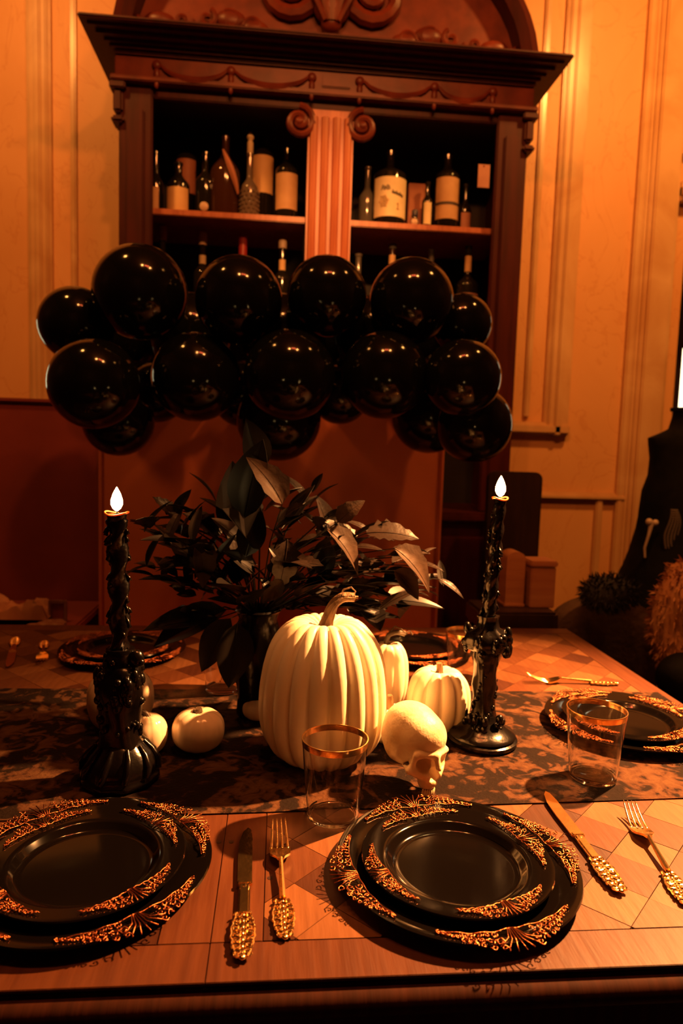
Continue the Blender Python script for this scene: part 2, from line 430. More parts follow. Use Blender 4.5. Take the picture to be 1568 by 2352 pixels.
# ------------------------------------------------------------------ cabinet
YC = 2.90                                    # front face of the frame
YCB = YW-.012                                # its back
cxl, cxr = at(276, 400, YC).x, at(1202, 400, YC).x
cxm = (cxl+cxr)/2
zshelf = (at(350, 492, YC+.08).z + at(1100, 530, YC+.08).z)/2
zfr0 = (at(272, 200, YC).z + at(1222, 258, YC).z)/2       # under side of frieze
zfr1 = (at(272, 150, YC).z + at(1222, 208, YC).z)/2       # under side of cornice
zco = (at(228, 52, YC-.14).z + at(1276, 136, YC-.14).z)/2   # top of cornice
cab = thing('display_cabinet', 'tall dark mahogany display cabinet with arched carved pediment against the panelled wall', 'cabinet', (0, 0, 0))
stw = at(352, 400, YC).x - cxl
zlow = 1.02                                  # top of the closed lower half
for x0, x1 in ((cxl, cxl+.03), (cxr-.03, cxr)): part('side_panel', MB().box(x0, x1, YC, YCB, zlow, zfr0), M_cab, cab, smooth=False)
part('back_panel', MB().box(cxl+.03, cxr-.03, YCB-.02, YCB, zlow, zfr0), M_cabin, cab, smooth=False)
for s, x0, x1 in (('l', cxl, cxl+stw), ('r', cxr-stw, cxr)):
    mb = MB().box(x0, x1, YC-.03, YC, zlow, zfr0, .006)
    mb.box(x0+.03, x1-.03, YC-.042, YC-.028, zlow+.1, zfr0-.1, .005)
    part('stile', mb, M_cab, cab)
part('top_board', MB().box(cxl+.03, cxr-.03, YC, YCB-.02, zfr0-.03, zfr0), M_cabin, cab, smooth=False)
part('head_rail', MB().box(cxl+stw, cxr-stw, YC-.02, YC+.01, zfr0-.05, zfr0, .004), M_cab, cab)
# closed lower half, slightly wider and deeper
lo = MB().box(cxl-.04, cxr+.04, YC-.06, YCB, .08, zlow-.04, .008).box(cxl-.07, cxr+.07, YC-.09, YCB, zlow-.04, zlow, .01).box(cxl-.06, cxr+.06, YC-.08, YCB, 0, .08, .006)
part('base_unit', lo, M_cab, cab)
for k in range(2):
    x0 = cxl+.05+k*(cxm-cxl); x1 = x0+(cxm-cxl)-.1
    dr = part('door', MB().box(x0, x1, YC-.078, YC-.06, .14, zlow-.1, .006).box(x0+.08, x1-.08, YC-.086, YC-.076, .22, zlow-.18, .006), M_cab, cab)
    part('knob', MB().ball((x1-.04 if k == 0 else x0+.04, YC-.092, .6), .015), M_gold, dr)
# frieze with swags
part('frieze', MB().box(cxl-.01, cxr+.01, YC-.05, YCB, zfr0, zfr1, .004).box(cxl-.025, cxr+.025, YC-.065, YCB, zfr0-.012, zfr0+.008, .004), M_carve, cab)
fz = zfr1-zfr0
def fx(px): return cxl + (px-276)/(1202-276)*(cxr-cxl)
for a, c in ((368, 512), (528, 690), (815, 965), (985, 1100)):
    x0, x1 = fx(a), fx(c); pts = []; rs = []
    for i in range(13):
        t = i/12; pts.append((x0+(x1-x0)*t, YC-.055, zfr1-.030-fz*.58*math.sin(PI*t)**.7)); rs.append(.006+.010*math.sin(PI*t))
    part('swag', MB().tube(pts, rs, 8), M_carve, cab)
for c in (360, 520, 698, 805, 975, 1110):
    mb = MB().ball((fx(c), YC-.055, zfr1-.03), (.018, .012, .018)).ball((fx(c), YC-.053, zfr1-.06), (.012, .01, .026)).ball((fx(c), YC-.053, zfr1-.095), (.009, .008, .02))
    part('rosette_drop', mb, M_carve, cab)
part('frieze_tablet', MB().box(fx(720), fx(785), YC-.058, YC-.048, zfr0+.02, zfr1-.01, .004), M_carve, cab)
# brackets below the frieze ends
for sx, x in ((-1, cxl), (1, cxr)):
    mb = MB().box(x-.03, x+.03, YC-.06, YC+.05, zfr0-.04, zfr0-.012, .005).box(x-.018, x+.018, YC-.05, YC+.04, zfr0-.12, zfr0-.04, .008).box(x-.024, x+.024, YC-.055, YC+.04, zfr0-.16, zfr0-.135, .008)
    part('bracket', mb, M_cab, cab)
# cornice: straight mouldings stepping outwards
mb = MB(); hc = zco-zfr1
for z0, z1, o_ in ((0, .22, .015), (.18, .34, .035), (.34, .50, .055), (.48, .66, .085), (.66, .80, .115), (.78, 1.0, .145)):
    mb.box(cxl-o_*.75, cxr+o_*.75, YC-.05-o_, YCB, zfr1+hc*z0, zfr1+hc*z1, .005)
part('cornice', mb, M_cab, cab)
# arched pediment
aw = (cxr-cxl)/2+.02; ah = .62
def arch(wd, ht, n=28): return [(cxm+wd*math.cos(PI-PI*i/n), zco+ht*math.sin(PI*i/n)) for i in range(n+1)]
part('tympanum', MB().prism(arch(aw-.06, ah-.06), 'y', YC+.02, YCB), M_carve, cab)
outer, inner = arch(aw, ah), arch(aw-.07, ah-.07)
mb = MB(); n = len(outer)
vs = []
for (a, b_) in zip(outer, inner):
    vs += [(a[0], YC-.06, a[1]), (b_[0], YC-.06, b_[1]), (b_[0], YCB, b_[1]), (a[0], YCB, a[1]), ((a[0]+b_[0])/2, YC-.085, (a[1]+b_[1])/2)]
fs = []
for i in range(n-1):
    q = i*5; r = q+5
    for a, b_ in ((0, 4), (4, 1), (1, 2), (2, 3), (3, 0)): fs.append((q+a, q+b_, r+b_, r+a))
fs += [(0, 4, 1, 2, 3), tuple((n-1)*5+k for k in (3, 2, 1, 4, 0))]
part('arch_moulding', mb.add(vs, fs), M_cab, cab, angle=50)
def spiral3(cx_, cz_, r, turns, sgn, y, start=0.0, n=26, shrink=.12):
    return [(cx_+sgn*r*(1-(1-shrink)*i/n)*math.cos(start+turns*2*PI*i/n), y, cz_+r*(1-(1-shrink)*i/n)*math.sin(start+turns*2*PI*i/n)) for i in range(n+1)]
for sgn in (-1, 1):
    mb = MB()
    c0 = cxm+sgn*.17
    mb.tube(spiral3(c0, zco+.265, .11, 1.6, sgn, YC+.0, PI*1.1), [.030*(1-.5*i/26) for i in range(27)], 8)
    mb.ball((c0, YC-.01, zco+.265), (.03, .03, .03))
    part('scroll', mb, M_carve, cab)
    mb = MB()
    for k in range(6):
        x = cxm+sgn*(.30+.09*k); mb.ball((x, YC+.005, zco+.10+.035*math.sin(k*1.9)-.008*k), (.06, .022, .030+.008*(k % 2)))
        mb.tube(spiral3(x, zco+.10+.02*math.sin(k), .038, 1.1, sgn, YC-.005, k), .010, 6)
    part('leaf_carving', mb, M_carve, cab)
mb = MB().ball((cxm, YC-.01, zco+.20), (.075, .045, .075)).ball((cxm, YC-.02, zco+.30), (.10, .05, .07)).ball((cxm, YC-.015, zco+.135), (.04, .03, .035))
for k in range(5): mb.tube([(cxm+(k-2)*.012, YC-.04, zco+.13), (cxm+(k-2)*.04, YC-.05, zco+.23), (cxm+(k-2)*.055, YC-.045, zco+.34)], .012, 6)
part('shell_pendant', mb, M_carve, cab)
# centre pilaster with flutes and volute capital
pxa, pxb = fx(693), fx(796); ztop = zfr0-.05
mb = MB().box(pxa, pxb, YC-.025, YC+.06, zlow, ztop)
pil = part('pilaster', mb, M_pil, cab, smooth=False)
nfl = 4; pw = (pxb-pxa)/nfl
for k in range(nfl):
    xm_ = pxa+pw*(k+.5)
    part('flute_rib', MB().tube([(xm_, YC-.026, zlow+.02), (xm_, YC-.026, ztop-.03)], pw*.36, 8), M_pil, pil)
for sgn in (-1, 1):
    xc = (pxa+pxb)/2 + sgn*((pxb-pxa)/2+.035)
    part('volute', MB().tube(spiral3(xc, ztop-.055, .062, 1.7, sgn, YC-.03, PI*.5), [.014]*27, 8).ball((xc, YC-.03, ztop-.055), (.02, .02, .02)), M_carve, pil)
# shelves: short shelf with the upper row, and the one below that the balloons hide
for sgn, x0, x1 in ((-1, cxl+.03, pxa), (1, pxb, cxr-.03)):
    part('shelf', MB().box(x0, x1, YC+.02, YCB-.02, zshelf-.024, zshelf, .003), M_pil, cab)
zsh2 = (at(465, 548, YC+.15).z+at(1000, 562, YC+.15).z)/2-.355
part('lower_shelf', MB().box(cxl+.03, cxr-.03, YC+.061, YCB-.02, zsh2-.024, zsh2, .003), M_cab, cab)

# ------------------------------------------------------------------ bottles in the cabinet
YBT = YC+.15
def bottle(px, sh, rad, body, neck, nr, label, glass=M_bottle, lab=None, cap=None, caph=.03, Y=YBT, neck_lab=None, name='bottle', shoulder=.05, tilt=0):
    z = zshelf if sh else zsh2
    x = at(px, 480 if sh else 600, Y).x
    t = thing(name, label, 'bottle', (x, Y, z), group='bottles on the cabinet shelves')
    p = [(rad*.6, .003), (rad*.92, 0), (rad, .008), (rad, body)]
    for k in range(1, 7):
        a = k/6; p.append((rad+(nr-rad)*(.5-.5*math.cos(PI*a)), body+shoulder*a))
    p += [(nr, body+shoulder+neck), (nr*1.25, body+shoulder+neck+.002), (nr*1.25, body+shoulder+neck+.012), (nr*.7, body+shoulder+neck+.013)]
    part('glass_body', MB().lathe(p, 24), glass, t)
    if lab:
        m_, z0, z1, half = lab
        n_ = 12; vs = []; q = rad*1.012
        for i in range(n_+1):
            a = -PI/2-half+2*half*i/n_
            for zz in (z0, z1): vs.append((q*math.cos(a), q*math.sin(a), zz))
            for zz in (z1, z0): vs.append((rad*.99*math.cos(a), rad*.99*math.sin(a), zz))
        fs = []
        for i in range(n_):
            for k in range(4): fs.append((i*4+k, i*4+(k+1) % 4, i*4+4+(k+1) % 4, i*4+4+k))
        fs += [(3, 2, 1, 0), tuple(n_*4+k for k in range(4))]
        part('label', MB().add(vs, fs), m_, t)
    zt = body+shoulder+neck
    if cap: part('capsule', MB().lathe([(nr*1.35, zt-caph+.012), (nr*1.4, zt-caph+.016), (nr*1.4, zt+.014), (nr*1.2, zt+.018)], 16), cap, t)
    if neck_lab: part('neck_label', MB().lathe([(nr*1.15, zt-.02-neck_lab[1]-neck_lab[2]), (nr*1.15, zt-.02-neck_lab[2])], 16, cap=False), neck_lab[0], t)
    return t
# upper row, left bay
bottle(358, 1, .030, .13, .07, .011, 'slim bottle with faded narrow label, leftmost on the upper cabinet shelf', lab=(M_lab_t, .012, .115, .55))
bottle(409, 1, .046, .125, .03, .015, 'squat bottle with amber square label on the upper cabinet shelf', lab=(M_lab_o, .008, .11, 1.15), Y=YBT-.02)
bottle(428, 1, .044, .285, .03, .014, 'tall bottle with dull rust label behind the squat amber-labelled one', lab=(M_lab_r, .135, .275, 1.1), Y=YBT+.12)
b1 = bottle(471, 1, .042, .15, .06, .013, 'dark bottle with small round pale seal, upper left cabinet shelf')
part('seal', MB().lathe([(.018, 0), (.018, .004), (.014, .006)], 16), M_capp, b1, (0, -.041, .045), (PI/2, 0, 0))
b1 = bottle(516, 1, .062, .19, .05, .015, 'broad dark round-shouldered bottle with curved reddish band on upper shelf', glass=M_bottlebr, shoulder=.09)
part('curved_band', MB().tube([(.062*math.sin(a)*1.0-.0, -.064*math.cos(a*.6)+.012*max(0, (i-6)/6), .10+.17*i/12-.0) for i, a in ((i, 1.15-1.25*i/12) for i in range(13))], [.004+.010*math.sin(PI*i/12) for i in range(13)], 6), M_lab_r, b1)
dec = bottle(572, 1, .036, .13, .08, .012, 'cut-glass decanter with pale tall stopper left of bright label', glass=M_cutg, name='decanter', Y=YBT-.02)
part('stopper', MB().lathe([(.009, 0), (.013, .01), (.013, .055), (.008, .06), (.016, .075), (.006, .095)], 10), M_lab_y, dec, (0, 0, .262))
fac = MB()
for i in range(7):
    for k in range(12):
        a = 2*PI*(k+.5*(i % 2))/12; fac.ball((.036*math.cos(a), .036*math.sin(a), .015+.017*i), .0075, 4, 3)
part('cut_facets', fac, M_cutg, dec, smooth=False)
bottle(601, 1, .047, .292, .02, .015, 'tall bottle with large bright yellow-orange label, tallest on the shelf', lab=(M_lab_o, .135, .287, 1.25), Y=YBT+.06)
bottle(657, 1, .048, .215, .03, .015, 'bottle with plain tan label next to the fluted pilaster', lab=(M_lab_t, .055, .20, 1.15), Y=YBT)
# upper row, right bay
bottle(842, 1, .035, .15, .07, .012, 'dim grey glass bottle right of the fluted pilaster', glass=M_clearg, Y=YBT+.06)
big = bottle(893, 1, .069, .225, .045, .016, 'large dark bottle with big cream label and black script', lab=(M_lab_y, .045, .205, 1.25), shoulder=.045)
q = .0705
def on_label(u, zz, r=q): return (r*math.sin(u/r), -r*math.cos(u/r), zz)
mk = MB()                                    # the dark script line and the emblem printed on it
for i in range(9):
    u = .000+.0058*i; hh = .007 if i % 3 else .013
    mk.tube([on_label(u, .140-.0012*i), on_label(u+.003, .140-.0012*i+hh), on_label(u+.006, .139-.0012*i)], .0018, 4)
mk.tube([on_label(.0, .138), on_label(.025, .133), on_label(.052, .127)], .0016, 4)
for c in range(5): mk.tube([on_label(-.046+.007*c, .150+.006*(c % 2)), on_label(-.040+.007*c, .172-.004*(c % 3)), on_label(-.036+.007*c, .152)], .002, 4)
part('label_script', mk, M_ink, big)
mk = MB()
for rr in (.016, .010, .004):
    mk.tube([on_label(-.034+rr*math.cos(a*PI/6), .105+rr*1.25*math.sin(a*PI/6)) for a in range(13)], .002, 4)
for a in range(6): mk.tube([on_label(-.034+.016*math.cos(a), .105+.02*math.sin(a)), on_label(-.034+.024*math.cos(a+.3), .105+.027*math.sin(a+.3))], .0016, 4)
part('label_emblem', mk, M_inkb, big); mk = MB()
mk.tube([on_label(.028, .075), on_label(.028, .10), on_label(.024, .096)], .0022, 4)
mk.tube([on_label(.022, .075), on_label(.034, .075)], .002, 4)
part('label_numeral', mk, M_inkb, big)
x = at(957, 480, YBT+.05).x
part_box = MB().box(x-.044, x+.044, YBT+.02, YBT+.09, zshelf, zshelf+.215, .003)
o = tag(part('carton', part_box, M_lab_r), 'rust-coloured carton standing behind the small navy-capped bottle', 'box')
sm = bottle(953, 1, .016, .028, .012, .010, 'tiny bottle with navy cap and pale round front seal before the rust carton', Y=YC+.07, shoulder=.012, cap=M_capblue, caph=.02)
part('seal', MB().lathe([(.014, 0), (.014, .004), (.010, .006)], 16), M_capp, sm, (-.004, -.0155, .018), (PI/2, 0, 0))
bottle(980, 1, .022, .125, .04, .009, 'slender bottle with pale narrow label right of the rust carton', lab=(M_lab_y, .03, .12, .8), Y=YBT-.02, shoulder=.03)
bb = bottle(1024, 1, .053, .235, .03, .016, 'bottle with tall tan label crossed by a dark band', lab=(M_lab_t, .055, .225, 1.2))
part('dark_band', MB().lathe([(.0545, .112), (.0545, .124)], 24, cap=False), M_ink, bb)
bottle(1068, 1, .026, .10, .05, .010, 'small bottle with pinkish label, rightmost on the upper cabinet shelf', lab=(M_lab_p, .01, .09, .9), Y=YBT-.01)
p_ = at(1111, 404, YC-.05)
tg = MB().box(-.024, .024, -.003, 0, -.045, .045, .001).ball((0, -.004, .04), .004, 6, 4)
tag(part('paper_tag', tg, M_lab_p, loc=(p_.x, YC-.0455, p_.z)), 'small pinkish paper tag pinned high on the right cabinet stile', 'tag')
# lower row: only necks rise above the balloons
def low(px, label, h=.30, rad=.037, **kw):
    return bottle(px, 0, rad, h*.56, h*.30, .0125, label, shoulder=h*.14, **kw)
low(373, 'bottle with dull mauve cap rising behind the large left balloon', .36, cap=M_lab_p, caph=.05)
low(465, 'bottle with pale cap and small cream neck label, second from left on the lower shelf', .345, cap=M_capp, caph=.045, neck_lab=(M_lab_y, .035, .055))
low(557, 'wine bottle with bright red capsule behind the balloons', .34, cap=M_capr, caph=.105)
low(648, 'bottle with pale cap and ochre neck label left of the pilaster, lower shelf', .335, cap=M_capp, caph=.03, neck_lab=(M_lab_o, .05, .045))
low(823, 'dim grey glass bottle just right of the pilaster, lower shelf', .30, glass=M_clearg)
low(900, 'bottle with bright orange neck label rising behind the balloons', .345, neck_lab=(M_lab_o, .065, .01), glass=M_bottlebr, cap=M_clearg, caph=.015)
low(990, 'greenish clear bottle neck between two orange-labelled bottles', .335, glass=M_clearg)
lb = low(1075, 'bottle with amber neck label and square rust label, rightmost on the lower shelf', .345, rad=.047, neck_lab=(M_lab_o, .065, .01), lab=(M_lab_p, .03, .155, 1.2), Y=YC+.10)

# ------------------------------------------------------------------ benches and things behind the table
YS = 2.57
sx0, sx1 = at(229, 1200, YS).x, at(1011, 1200, YS).x
zst = at(600, 935, YS).z
st = thing('settle_bench', 'high-backed bench with plain russet leather back behind the balloon garland', 'bench', ((sx0+sx1)/2, YS, 0))
hw = (sx1-sx0)/2
prof = [(-hw, .42)]
prof += [(-hw, zst-.14)]
for i in range(33):
    t = -1+2*i/32; prof.append((hw*t, zst-.10+.10*abs(math.sin(PI*t))**.8))
prof += [(hw, .42)]
part('back_panel', MB().prism(prof, 'y', 0, .05), M_settle, st, angle=30)
part('seat', MB().box(-hw, hw, -.36, .0, .36, .45, .012), M_settle, st)
for s in (-1, 1):
    part('edge_bead', MB().tube([(s*(hw-.004), -.004, .45), (s*(hw-.004), -.004, zst-.12)], .007, 8), M_settle, st)
    for yy in (-.33, .01): part('leg', MB().box(s*(hw-.03)-.025, s*(hw-.03)+.025, yy, yy+.05, 0, .37, .005), M_dkwood, st)
YO = 2.68
bx1 = sx0-.006; bz = at(80, 926, YO).z
bt = thing('booth_bench', 'dark maroon tall panelled booth back at the left edge', 'bench', (-1.2, YO, 0))
part('back_panel', MB().box(-.7, bx1+1.2, 0, .07, .05, bz, .01), M_booth, bt)
part('top_rail', MB().box(-.71, bx1+1.21, -.012, .08, bz, bz+.016, .005), M_booth, bt)
zl = at(90, 1432, 2.34).z
part('ledge', MB().box(-.7, sx0-.012+1.2, -.46, 0, zl-.03, zl, .006), M_booth, bt)
part('front_board', MB().box(-.7, sx0-.012+1.2, -.43, -.40, 0, zl-.03, .004), M_booth, bt)
# crumpled cloth and small frame on the ledge
c0 = at(35, 1420, 2.34)
cl = MB(); n = 14; random.seed(4)
vs = []
for i in range(n+1):
    for j in range(n+1):
        u, v = i/n-.5, j/n-.5
        zz = .035+.05*mnoise.noise(Vector((u*4, v*4, 1.3)))+.02*mnoise.noise(Vector((u*11, v*9, 4)))
        if i in (0, n) or j in (0, n): zz = .002
        vs.append((u*.22, v*.12, max(.002, zz+.02)))
vs2 = [(x_, y_, 0) for x_, y_, z_ in vs]
fs = [(i*(n+1)+j, (i+1)*(n+1)+j, (i+1)*(n+1)+j+1, i*(n+1)+j+1) for i in range(n) for j in range(n)]
cl.add(vs, fs).add(vs2, [tuple(reversed(f)) for f in fs])
tag(part('crumpled_cloth', cl, M_orcloth, loc=(c0.x, 2.36, zl)), 'crumpled faded orange cloth on the dark ledge at far left', 'cloth')
c1 = at(133, 1405, 2.36)
fr = thing('picture_frame', 'small upright brown frame on the ledge beside orange cloth', 'frame', (c1.x, 2.36, zl))
m_ = MB()
for x0, x1, z0, z1 in ((-.03, -.02, 0, .075), (.02, .03, 0, .075), (-.02, .02, 0, .012), (-.02, .02, .063, .075)): m_.box(x0, x1, -.006, .006, z0, z1, .002)
part('frame', m_, M_frame, fr); part('backing', MB().box(-.02, .02, -.001, .005, .012, .063), M_booth, fr, smooth=False)
tr = MB()
for k in range(5): tr.ball((.03*math.cos(k*1.5)-.01, .03*math.sin(k*2.1), .012), (.03, .025, .014), 8, 5)
tag(part('trinket_heap', tr, M_frame, loc=(c1.x+.0, 2.27, zl)), 'low heap of dull reddish trinkets in front of the small frame', 'trinkets')

# dark chair behind the right-hand candle
YH = 2.68
hx0, hx1 = at(1118, 1200, YH).x, at(1240, 1200, YH).x
hz1 = at(1230, 1085, YH).z; hz0 = at(1230, 1290, YH).z
ch = thing('high_back_chair', 'dark wooden chair with rounded high back against the wall right of the cabinet', 'chair', ((hx0+hx1)/2, YH, 0))
cw = (hx1-hx0)/2
prof = [(-cw, hz0)] + [(-cw+.03-.03*math.cos(PI/2*i/6), hz1-.03+.03*math.sin(PI/2*i/6)) for i in range(7)] + [(cw-.03+.03*math.sin(PI/2*i/6), hz1-.03+.03*math.cos(PI/2*i/6)) for i in range(7)] + [(cw, hz0)]
prof += [(cw-.055, hz0)] + [((cw-.055)*math.cos(PI*i/10)*1.0, hz0+.03*math.sin(PI*i/10)) for i in range(1, 10)] + [(-cw+.055, hz0)]
part('backrest', MB().prism(prof, 'y', 0, .035), M_dkwood, ch, angle=30)
for s in (-1, 1):
    part('leg', MB().box(s*(cw-.028)-.026, s*(cw-.028)+.026, 0, .035, 0, hz0+.002, .004), M_dkwood, ch)
    part('leg', MB().box(s*(cw-.028)-.022, s*(cw-.028)+.022, -.36, -.32, 0, .42, .004), M_dkwood, ch)
part('seat', MB().box(-cw, cw, -.38, .0, .42, .46, .008), M_dkwood, ch)
# bench with box on it
YK = 2.12
kz = at(1190, 1392, YK).z; kx0, kx1 = at(1105, 1410, YK-.09).x, at(1284, 1410, YK-.09).x
kb = thing('low_bench', 'low near-black bench just behind the far table edge, under amber box', 'bench', ((kx0+kx1)/2, YK, 0))
kw_ = (kx1-kx0)/2
part('seat', MB().box(-kw_, kw_, -.09, .09, kz-.06, kz, .008), M_dkwood, kb)
for sx in (-1, 1):
    for sy in (-1, 1): part('leg', MB().box(sx*(kw_-.03)-.02, sx*(kw_-.03)+.02, sy*.065-.02, sy*.065+.02, 0, kz-.06, .003), M_dkwood, kb)
x0, x1 = at(1209, 1340, YK).x, at(1271, 1340, YK).x; z1 = at(1240, 1286, YK).z
wb = thing('wooden_box', 'small amber wooden box with lid standing on the low dark bench', 'box', ((x0+x1)/2, YK+.02, kz))
bw = (x1-x0)/2
part('body', MB().box(-bw+.004, bw-.004, -.045, .045, 0, z1-kz-.02, .003), M_box, wb)
part('lid', MB().box(-bw, bw, -.05, .05, z1-kz-.018, z1-kz, .004), M_box, wb)
x0, x1 = at(1158, 1340, YK).x, at(1200, 1340, YK).x; z1 = at(1180, 1266, YK).z
prof = [(-(x1-x0)/2, 0), ((x1-x0)/2, 0)] + [((x1-x0)/2*math.cos(PI*i/12), z1-kz-.022+.022*math.sin(PI*i/12)) for i in range(13)]
ac = thing('arched_case', 'dim amber round-topped wooden case beside the right candle', 'case', ((x0+x1)/2, YK+.02, kz))
part('body', MB().prism(prof, 'y', -.035, .035), M_box, ac); part('plinth', MB().box(-(x1-x0)/2-.004, (x1-x0)/2+.004, -.04, .04, 0, .012, .003), M_box, ac)

# dress form at the right edge
YD = 2.75
dc = at(1600, 1150, YD)
df = thing('dress_form', 'black clothed dress form with stand collar at the right edge', 'mannequin', (dc.x, YD, 0), math.radians(-12))
secs = [(944, 70, .6), (962, 72, .6), (986, 78, .65), (994, 92, .6), (1008, 124, .5), (1025, 122, .5), (1055, 116, .62), (1095, 117, .68), (1130, 128, .72), (1180, 130, .72), (1220, 132, .75), (1270, 142, .8), (1330, 165, .85), (1440, 190, .9)]
vs, fs = [], []; n = 28
zs_ = [at(1580, s_[0], YD).z for s_ in secs]
for (py, hw_, dp), z in zip(secs, zs_):
    q = span(hw_, YD)
    for k in range(n):
        a = 2*PI*k/n; rip = 1+.035*math.sin(a*7+py*.02)*(1 if py > 1120 else 0)
        vs.append((q*rip*math.cos(a), q*dp*rip*math.sin(a), z))
for i in range(len(secs)-1):
    for k in range(n): fs.append((i*n+k, i*n+(k+1) % n, (i+1)*n+(k+1) % n, (i+1)*n+k))
fs += [tuple(range(n)), tuple((len(secs)-1)*n+k for k in reversed(range(n)))]
part('bodice', MB().add(vs, fs), M_cloth, df, angle=60)
part('collar_band', MB().lathe([(span(74, YD), zs_[0]-.004), (span(78, YD), zs_[0]-.002), (span(78, YD), zs_[0]+.012), (span(70, YD), zs_[0]+.014)], 28, fr=lambda a, z: 1-.36*abs(math.sin(a))), M_cloth, df)
part('pole', MB().lathe([(.02, .03), (.02, zs_[-1]+.02)], 12), M_dkwood, df)
part('foot', MB().lathe([(.16, 0), (.16, .015), (.05, .03), (.02, .04)], 20), M_dkwood, df)
bd = MB(); q0 = at(1545, 1215, YD-.11)
for i in range(17):
    wd = .018*math.sin(PI*min(1, (i+2)/15)*.62)+.006
    for j in range(5): bd.ball(((j-2)/2*wd+.006*math.sin(i*.4), -.004*(1-abs(j-2)/2), .075-.0095*i), .0050, 6, 4)
part('bead_panel', bd, M_bead, df, Matrix.Rotation(math.radians(12), 3, 'Z') @ Vector((q0.x-dc.x, q0.y-YD, q0.z)))
q1 = at(1494, 1230, YD-.10)
bc = MB().tube([(0, 0, .05), (-.008, 0, 0), (-.02, 0, -.05), (-.016, 0, -.09)], [.010, .006, .005, .004], 8).ball((-.010, 0, .055), .014).ball((.014, 0, .052), .013)
part('bone_charm', bc, M_bonep, df, Matrix.Rotation(math.radians(12), 3, 'Z') @ Vector((q1.x-dc.x, q1.y-YD, q1.z)))

# chair at the right end of the table, ginger fur throw on it and black feather wrap
YG = 1.95
gx = at(1370, 1450, YG).x
gz = at(1370, 1398, YG).z
ge = thing('upholstered_chair', 'brown velour chair with rounded back at the far right table corner', 'chair', (gx+.10, YG+.16, 0), 0)
gw = .17
prof = [(-gw, .40)] + [(-gw*math.cos(PI*i/16), gz-.10+.10*math.sin(PI*i/16)) for i in range(17)] + [(gw, .40)]
part('backrest', MB().prism(prof, 'y', -.04, .04), M_brownup, ge, angle=50)
part('seat', MB().box(-gw, gw, -.24, -.04, .38, .47, .02), M_brownup, ge)
for sx in (-1, 1):
    for yy in (-.20, 0): part('leg', MB().box(sx*.14-.018, sx*.14+.018, yy-.018, yy+.018, 0, .385, .004), M_dkwood, ge)
def fuzzy(name, m, cen, rad, nspike, ln, lump, seed, label, cat, parent=None):
    random.seed(seed)
    t = thing(name, label, cat, cen)
    def f(x_, y_, z_):
        d = sd_ell(x_, y_, z_, (0, 0, 0), rad)
        return d + lump*np.sin(x_*38+seed)*np.sin(y_*31)*np.sin(z_*35+seed)
    h = max(rad)/13
    body = surface_nets(f, [-r_*1.25 for r_ in rad], [r_*1.25 for r_ in rad], h)
    part('body', body, m, t, angle=180)
    hair = MB()
    for i in range(nspike):
        v = Vector(body.v[random.randrange(len(body.v))])
        nrm = Vector((v.x/rad[0]**2, v.y/rad[1]**2, v.z/rad[2]**2)).normalized()
        d = (nrm+Vector((random.uniform(-.6, .6), random.uniform(-.6, .6), random.uniform(-1.0, .3)))).normalized()
        side = d.cross(Vector((random.random(), random.random(), random.random()))).normalized()*ln*.10
        tip = v+d*ln*random.uniform(.6, 1.2); mid = (v+tip)/2+nrm*ln*.12
        hair.add([v+side, v-side, mid-side*.8, mid+side*.8, tip], [(0, 1, 2, 3), (3, 2, 4)])
    o = part('strands', hair, m, t); o['kind'] = 'stuff'
    return t
fc = at(1400, 1362, YG+.05)
fuzzy('feather_wrap', M_fluff, fc, (.085, .055, .048), 900, .022, .006, 3, 'fluffy black feather wrap lying on the brown chair back', 'wrap')
oc = at(1604, 1425, 1.98)
ft = fuzzy('fur_throw', M_fur, oc, (.15, .075, .20), 2200, .024, .016, 5, 'shaggy ginger fur throw hanging at the right edge below the dress form', 'throw')
g2 = thing('side_chair', 'dark side chair carrying the ginger fur throw at the right edge', 'chair', (oc.x+.06, 2.02, 0))
part('backrest', MB().box(-.09, .12, -.012, .012, .40, oc.z+.05, .006), M_dkwood, g2)
part('seat', MB().box(-.11, .16, -.012, .30, .38, .42, .008), M_dkwood, g2)
for sx in (-.085, .13):
    for yy in (.27, .015): part('leg', MB().box(sx-.018, sx+.018, yy-.018, yy+.018, 0, .385, .004), M_dkwood, g2)
kc = at(1575, 1560, 1.70)
sl = thing('padded_stool', 'black round-topped stool at the right edge behind the far plate', 'stool', (kc.x, kc.y, 0))
part('seat', MB().ball((0, 0, kc.z), (.075, .075, .07), 24, 14), M_cloth, sl)
part('post', MB().lathe([(.02, .03), (.018, .3), (.022, kc.z-.05)], 14), M_dkwood, sl)
part('foot', MB().lathe([(.13, 0), (.13, .012), (.05, .03), (.02, .045)], 24), M_dkwood, sl)

# ------------------------------------------------------------------ balloons
YBAL = 2.16
def balloon_mesh():
    p = []
    for i in range(25):
        t = i/24; a = -PI/2+PI*t
        r = math.cos(a); z = math.sin(a)
        if z < 0: z *= 1.10; r *= 1-.06*z*z
        p.append((max(r, .0), z))
    p[0] = (.035, -1.12); p[1] = (.10, p[1][1]-.01)
    return MB().lathe(p, 40, cap=True).mesh('balloon', M_balloon, True, 180)
knot_me = MB().lathe([(.05, -1.24), (.085, -1.22), (.03, -1.16), (.05, -1.12), (.04, -1.08)], 12).mesh('knot', M_balloon, True, 180)
bal_me = balloon_mesh()
def balloon(px, py, rp, dy, label, seed):
    Y = YBAL+dy
    c = at(px, py, Y); r = span(rp, Y)*.985
    o = put('balloon', bal_me, None, c, (0, 0, 0), (r, r, r))
    tag(o, label, 'balloon', 'black balloons of the garland')
    random.seed(seed)
    back = Vector((random.uniform(-.3, .3), .9, random.uniform(-.4, .3)))  # necks tied together at the back
    o.rotation_euler = (-back).to_track_quat('Z', 'Y').to_euler()
    put('knot', knot_me, o)
